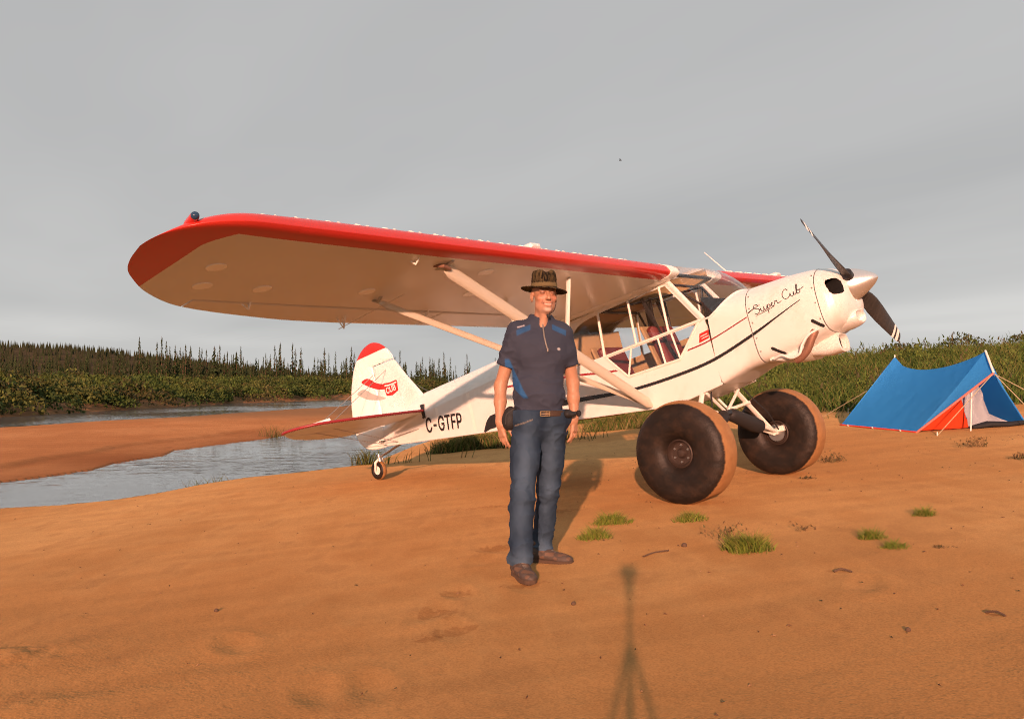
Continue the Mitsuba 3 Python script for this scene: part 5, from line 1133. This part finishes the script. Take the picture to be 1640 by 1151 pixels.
hh = RNG.uniform(.10, .30, len(x)) * (.3 + 1.5 * cl); colr = pick(GRASS + [(.16, .13, .05), (.19, .14, .06), (.14, .13, .04)], len(x)) * 1.1; k = meshkit.fbm(np.stack([x * .8, y * .8, 0 * x], -1), 2, seed=57) > .46; x, y, cl, hh, colr = x[k], y[k], cl[k], hh[k], colr[k]
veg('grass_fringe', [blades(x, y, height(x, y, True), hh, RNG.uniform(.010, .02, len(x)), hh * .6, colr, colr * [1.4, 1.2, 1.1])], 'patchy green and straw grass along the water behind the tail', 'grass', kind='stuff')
# tufts on the sand
TUFT = [(.76, 6.87, .10, .07, 520, 'bright green grass tuft on the sand, the farther of two left of the near wheel'), (.57, 6.26, .080, .065, 440, 'round bright green grass tuft nearest the man on the sand'), (1.34, 6.75, .085, .06, 440, 'green grass tuft just in front of the near main wheel'),
        (1.37, 5.56, .050, .075, 300, 'left half of the large ragged grass clump in the open sand'), (1.45, 5.45, .085, .085, 560, 'largest ragged grass clump in the open sand'), (2.23, 5.56, .055, .055, 300, 'small green grass tuft, upper of the close pair at right'), (2.23, 5.24, .055, .042, 260, 'flat green grass tuft, lower of the close pair at right'),
        (2.86, 6.22, .055, .055, 260, 'lone green grass tuft far right on the open sand')]
for x0, y0, r, h, n, lb in TUFT:
    x, y = x0 + RNG.normal(0, r * .62, n) * 1.2, y0 + RNG.normal(0, r * .55, n)
    qd = np.hypot(x - x0, y - y0); qs = np.minimum(1, 1.5 * r / np.maximum(qd, 1e-6)); x, y = x0 + (x - x0) * qs, y0 + (y - y0) * qs
    d = np.hypot(x - x0, y - y0) / r; hh = 1.5 * h * RNG.uniform(.55, 1.15, n) * np.clip(1.25 - .45 * d, .3, 1.2)
    c = pick([(.13, .175, .022), (.17, .20, .03), (.10, .14, .02), (.20, .17, .045)], n)
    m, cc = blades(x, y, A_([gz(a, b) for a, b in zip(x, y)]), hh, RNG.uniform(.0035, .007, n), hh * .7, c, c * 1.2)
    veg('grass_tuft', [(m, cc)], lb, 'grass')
# dry weeds
for x0, y0, h, n, lb in ((5.37, 10.39, .16, 60, 'small dry brown weed standing in the sand in front of the tent'), (1.42, 6.0, .13, 26, 'thin dry seed stalks behind the ragged grass clump'), (1.95, 6.0, .08, 14, 'few thin green stalks on the bare sand'), (2.47, 5.16, .04, 60, 'flat brown dead plant right of the close pair of tufts'), (5.1, 8.9, .10, 60, 'low dry brown weed at the right edge of the sand'), (3.55, 9.9, .15, 60, 'sparse dry weed right of the far wheel'), (2.85, 8.6, .06, 40, 'little dead weed beside the far wheel'), (0.44, 10.2, .10, 30, 'dark dry weed in the wing shadow behind the man')):
    x, y = x0 + RNG.normal(0, h * .5, n), y0 + RNG.normal(0, h * .4, n); hh = .75 * h * RNG.uniform(.5, 1.2, n); c = pick([(.16, .10, .045), (.12, .10, .04), (.20, .12, .055)], n)
    m, cc = blades(x, y, A_([gz(a, b) for a, b in zip(x, y)]), hh, .006 + 0 * hh, hh * .8, c, c)
    lf = [(m, cc)]; tips = np.array(m.vertices)[4::5]
    j_ = blades(tips[:, 0], tips[:, 1], tips[:, 2], .02 + 0 * hh, .014 + 0 * hh, .015 + 0 * hh, c * .8, c * .8); lf.append(j_)
    veg('dry_weed', lf, lb, 'weed')
# plants standing in the shallows
for x0, y0, h, n, lb in ((-4.75, 13.9, .28, 90, 'sparse olive bush standing in the shallow water'), (-2.35, 14.4, .26, 150, 'tall green reeds at the water edge behind the tail wheel'), (-7.6, 28.4, .4, 60, 'dark reeds on the sandbar edge beyond the elevator'), (-7.0, 29.6, .4, 60, 'dark reeds on the sandbar edge, right clump')):
    x, y = x0 + RNG.normal(0, h * .5, n), y0 + RNG.normal(0, h * .3, n); hh = h * RNG.uniform(.5, 1.2, n); c = pick([(.06, .075, .02), (.10, .085, .03), (.08, .10, .02)], n)
    z = np.maximum(height(x, y), WATER_Z - .05)
    veg('shore_plant', [blades(x, y, z, hh, .012 + 0 * hh, hh * .5, c, c * 1.2)], lb, 'plant')
# far bank: the shrub thicket as one mass
ang = RNG.uniform(-.66, .26, 5200); dist = 46 + 75 * RNG.random(5200) ** 1.0
sx, sy = ang * dist, dist; sd = sdist(FAR, sx, sy); k = (sd > .35) & (sd < 42); sx, sy, sd = sx[k], sy[k], sd[k]
LEAFC = [(.050, .076, .016), (.060, .084, .017), (.043, .064, .015), (.078, .088, .022), (.064, .058, .021)]
allp = []
for x, y, s in list(zip(sx, sy, sd))[:620]:
    r = RNG.uniform(1.2, 2.3); h = RNG.uniform(1.3, 2.4) * (.55 + .45 * min(1, s / 6)); c = np.array([x, y, float(height(A_([x]), A_([y]))[0]) - .1])
    base_ = A_(LEAFC[RNG.integers(0, 5)]) * RNG.uniform(.75, 1.25)
    allp.append(shrub_leaves(c, A_([r, r, h]), 300, [base_, base_ * 1.25, base_ * .75], .15 * dist.mean() / 85))
veg('shrub_thicket', allp, 'low mixed green willow thicket along the far river bank', 'shrubs', kind='stuff')
# spruces: variants with drooping whorls; each tree a thing
mat('spruce_mat', {'type': 'mesh_attribute', 'name': 'vertex_color'}, rough=.85, spec=.1)
def spruce(seed, h, w):
    g = np.random.default_rng(seed); V, F, C, n = [], [], [], 0
    z = h * .10
    while z < h * .97:
        f = 1 - z / h; L = w * (f ** .75) * g.uniform(.55, 1.25) + .05
        for a in g.uniform(0, 2 * np.pi, g.integers(4, 7)):
            l = L * g.uniform(.6, 1.15); d = A_([math.cos(a), math.sin(a), 0]); s_d = A_([-math.sin(a), math.cos(a), 0]); b = A_([0, 0, z + g.uniform(-.1, .1)])
            p = [b + [0, 0, .16], b + d * l * .55 + s_d * l * .30 - [0, 0, .10 * l], b + d * l - [0, 0, .38 * l], b + d * l * .55 - s_d * l * .30 - [0, 0, .10 * l], b + d * l * .5 - [0, 0, .32 * l + .12]]
            V += p; F += [[n, n + 1, n + 2], [n, n + 2, n + 3], [n + 1, n + 4, n + 2], [n + 3, n + 2, n + 4]]; n += 5
            c = A_([.030, .042, .015]) * g.uniform(.6, 1.6); C += [c] * 5
        z += g.uniform(.16, .30) * (1 + .3 * (h > 6))
    t = tube([(0, 0, -.3), (0, 0, h * .6), (0, 0, h)], [.07 + .008 * h, .04, .012], 6, cap=False)
    for p in (0.0, .5, 1.0): pass
    return tm(V, F), np.array(C), t
VAR = [spruce(100 + q, h, w) for q, (h, w) in enumerate(((5.2, .62), (4.2, .60), (6.2, .70), (3.4, .58), (7.2, .66), (4.8, .50), (5.6, .85), (3.9, .42), (6.6, .55), (2.8, .55)))]
VD = []
for m, c, t in VAR:
    VD.append((mikit.ply(m, 'spruce_mat', smooth=False, color=c), mikit.ply(t, 'bark', smooth=True)))
nt = 0; tries = 0
cand_a, cand_d = RNG.uniform(-.64, .22, 3000), RNG.uniform(86, 150, 3000)
used.add('spruce_tree')
for a, d in zip(cand_a, cand_d):
    x, y = a * d, d; s = float(sdist(FAR, A_([x]), A_([y]))[0])
    dens = .25 + .9 * float(meshkit.noise(A_([a * 16, 0.3, 0]), 61)); 
    if s < 24 or s > 90 or RNG.random() > dens * (.45 if a < -.42 else 1) or nt >= 285: continue
    v = RNG.integers(0, len(VAR)); sc = RNG.uniform(.72, 1.12) * (.72 if a < -.42 else .96)
    key = f'spruce_tree_{nt:03d}' if nt else 'spruce_tree'
    M = np.eye(4); yaw = RNG.uniform(0, 6.28); M[:2, :2] = [[math.cos(yaw) * sc, -math.sin(yaw) * sc], [math.sin(yaw) * sc, math.cos(yaw) * sc]]; M[2, 2] = sc; M[:3, 3] = (x, y, float(height(A_([x]), A_([y]))[0]))
    scene[f'{key}__crown'] = {**VD[v][0], 'to_world': T(M)}; scene[f'{key}__trunk'] = {**VD[v][1], 'to_world': T(M)}
    lab(key, 'slim dark spruce tree in the tree line beyond the river', 'tree', 'spruce trees beyond the river'); nt += 1
# the forest behind the countable spruces: one mass
ps = []
for a, d in zip(RNG.uniform(-.66, .24, 1500), RNG.uniform(104, 190, 1500)):
    x, y = a * d, d; s = float(sdist(FAR, A_([x]), A_([y]))[0])
    if s < 45 or len(ps) >= 560 or RNG.random() > .35 + .8 * float(meshkit.noise(A_([a * 14, 4.3, 0]), 63)): continue
    m, c, t = VAR[RNG.integers(0, len(VAR))]; sc = RNG.uniform(.6, .95); k = RNG.integers(0, 3)
    v = np.array(m.vertices); q = RNG.uniform(0, 6.28); v = np.column_stack([v[:, 0] * math.cos(q) - v[:, 1] * math.sin(q), v[:, 0] * math.sin(q) + v[:, 1] * math.cos(q), v[:, 2]]) * sc + [x, y, float(height(A_([x]), A_([y]))[0])]
    ps.append((tm(v, m.faces), c * RNG.uniform(.8, 1.3)))
veg('spruce_forest', ps, 'dense dark spruce forest behind the tree line', 'forest', kind='stuff')
# fine litter on the sand
n = 900; x, y = RNG.uniform(-7, 7, n), RNG.uniform(2.6, 13, n); k = (np.abs(x / y) < .64) & (sdist(NEAR, x, y) > .5) & (RNG.random(n) < .35 + .65 * (x > 0)); x, y = x[k], y[k]; n = len(x)
s = RNG.uniform(.004, .014, n); a = RNG.uniform(0, 6.28, n); z = A_([gz(p, q) for p, q in zip(x, y)]) + .002
e1 = np.stack([np.cos(a), np.sin(a), RNG.uniform(-.1, .3, n)], -1) * s[:, None]; e2 = np.stack([-np.sin(a), np.cos(a), 0 * a], -1) * s[:, None] * .35; c0_ = np.stack([x, y, z], -1)
V = np.stack([c0_ - e1, c0_ + e2, c0_ + e1, c0_ - e2, c0_ + [0, 0, .006]], 1).reshape(-1, 3); k = np.arange(n)[:, None] * 5
veg('sand_litter', [(tm(V, np.concatenate([k + [0, 1, 4], k + [1, 2, 4], k + [2, 3, 4], k + [3, 0, 4]], 0)), np.repeat(pick([(.07, .04, .025), (.12, .06, .03), (.25, .14, .07), (.05, .045, .025)], n), 5, 0))], 'bits of bark, straw and gravel strewn on the sand', 'litter', kind='stuff')
# distant hill with its forest
hx, hy = np.meshgrid(np.linspace(-1100, 60, 80), np.linspace(420, 1300, 40), indexing='ij')
def hillz(x, y): return 38 * np.exp(-np.abs((x + 560) / 330) ** 3) * np.exp(-((y - 800) / 260) ** 2) + 5 * meshkit.fbm(np.stack([x / 130, y / 130, 0 * x], -1), 3, seed=71) - 3.0
hm_ = quadgrid(np.stack([hx, hy, hillz(hx, hy)], -1))
if hm_.face_normals[:, 2].mean() < 0: hm_.invert()
mat('hill_mat', mikit.proc(lambda p, n, uv: mix((.035, .028, .016), (.065, .048, .026), fbm(p.x * .06, p.y * .06, 0.0, 4))), rough=.95, spec=.05)
scene['hill'] = mikit.ply(hm_, 'hill_mat', smooth=True); lab('hill', 'low dark wooded hill on the left horizon', kind='structure')
fx, fy = RNG.uniform(-900, -60, 5200), RNG.uniform(560, 840, 5200); fz = hillz(fx, fy); fh = RNG.uniform(3.5, 7.5, len(fx))
k = np.arange(len(fx))[:, None] * 5; r = fh * .16
FV = np.stack([np.stack([fx + r, fy, fz - 1], -1), np.stack([fx, fy + r, fz - 1], -1), np.stack([fx - r, fy, fz - 1], -1), np.stack([fx, fy - r, fz - 1], -1), np.stack([fx, fy, fz + fh], -1)], 1).reshape(-1, 3)
veg('hill_forest', [(tm(FV, np.concatenate([k + [0, 1, 4], k + [1, 2, 4], k + [2, 3, 4], k + [3, 0, 4]], 0)), np.repeat(pick([(.026, .030, .013), (.034, .034, .016), (.032, .042, .016)], len(fx)), 5, 0))], 'far off conifer forest covering the hill', 'forest', kind='stuff')
# ------------------------------------------------------------------ twigs, pebbles, bird, and the photographer's tripod whose shadow falls on the sand
def twig(pts, r, lb): k = add('twig', tube(curve([(x, y, gz(x, y) + dz) for x, y, dz in pts], 4), r, 6), 'bark'); lab(k, lb, 'twig')
twig([(.80, 5.52, .004), (.88, 5.58, .012), (.98, 5.64, .006)], .005, 'thin dark twig lying on the sand below the grass tufts')
twig([(2.02, 3.84, .004), (2.045, 3.80, .014), (2.06, 3.76, .004)], .005, 'short dark twig at the right edge of the foreground sand')
twig([(1.70, 4.75, .006), (1.74, 4.75, .016), (1.78, 4.71, .006)], .006, 'small bent twig in the middle of the right sand')
for x, y, r, lb in ((.30, 4.47, .012, 'small dark pebble below the man on the sand'), (1.60, 3.64, .011, 'small dark pebble in the right foreground'), (1.10, 5.75, .018, 'dark clod of sand right of the twig'), (-1.62, 4.9, .012, 'small dark pebble on the left sand')):
    b = trimesh.creation.icosphere(2, r); b.vertices *= 1 + .35 * (meshkit.noise(np.array(b.vertices) * 90, 3)[:, None] - .5); b.apply_translation([x, y, gz(x, y) + r * .4]); lab(add('pebble', b, 'bark', True), lb, 'pebble')
bc = CAM + 55 * (fw + (995 - 820) / 1427 * rt + (575.5 - 258) / 1427 * up)
bm = cat_([tube([bc + [-.09, 0, -.01], bc, bc + [.10, .02, .01]], [.008, .035, .012], 8), tm([bc + [.03, 0, .02], bc + [-.04, 0, .02], bc + [-.03, .16, .07], bc + [-.09, .32, .03]], [[0, 1, 2], [1, 3, 2]]), tm([bc + [.03, 0, .02], bc + [-.04, 0, .02], bc + [-.03, -.16, .07], bc + [-.09, -.32, .03]], [[0, 1, 2], [1, 3, 2]])])
lab(add('bird', bm, 'black_rubber', 30), 'tiny dark bird flying in the grey sky above the wing', 'bird')
tk = 'tripod'; c0 = CAM + [0, -.06, 0]
cam_key = add('compact_camera', box([.095, .04, .055], c0, bev=.008), 'black_paint', 30); lab(cam_key, 'compact camera on the tripod whose shadow falls on the sand', 'camera')
add(f'{tk}__head', cat_([tube([c0 - [0, 0, .034], c0 - [0, 0, .055]], .028, 12), tube([c0 - [0, 0, .055], c0 - [0, 0, .11]], .02, 12)]), 'black_paint'); add(f'{tk}__column', tube([c0 - [0, 0, .11], c0 - [0, 0, .52]], .010, 10), 'grey_metal'); add(f'{tk}__collar', tube([c0 - [0, 0, .31], c0 - [0, 0, .36]], .024, 12), 'black_paint')
for q in range(3):
    a = q * 2.094 + .25; e = c0 + [.36 * math.cos(a), .36 * math.sin(a), 0]; e[2] = gz(e[0], e[1]); s0 = c0 - [0, 0, .34]
    mid = s0 * .5 + e * .5; lk = add(f'{tk}__leg', tube([s0 + .02 * A_([math.cos(a), math.sin(a), 0]), mid, mid + (e - mid) * .02, e], [.0095, .009, .007, .007], 8), 'black_paint')
lab(tk, 'tripod standing on the sand, seen by its shadow', 'tripod')
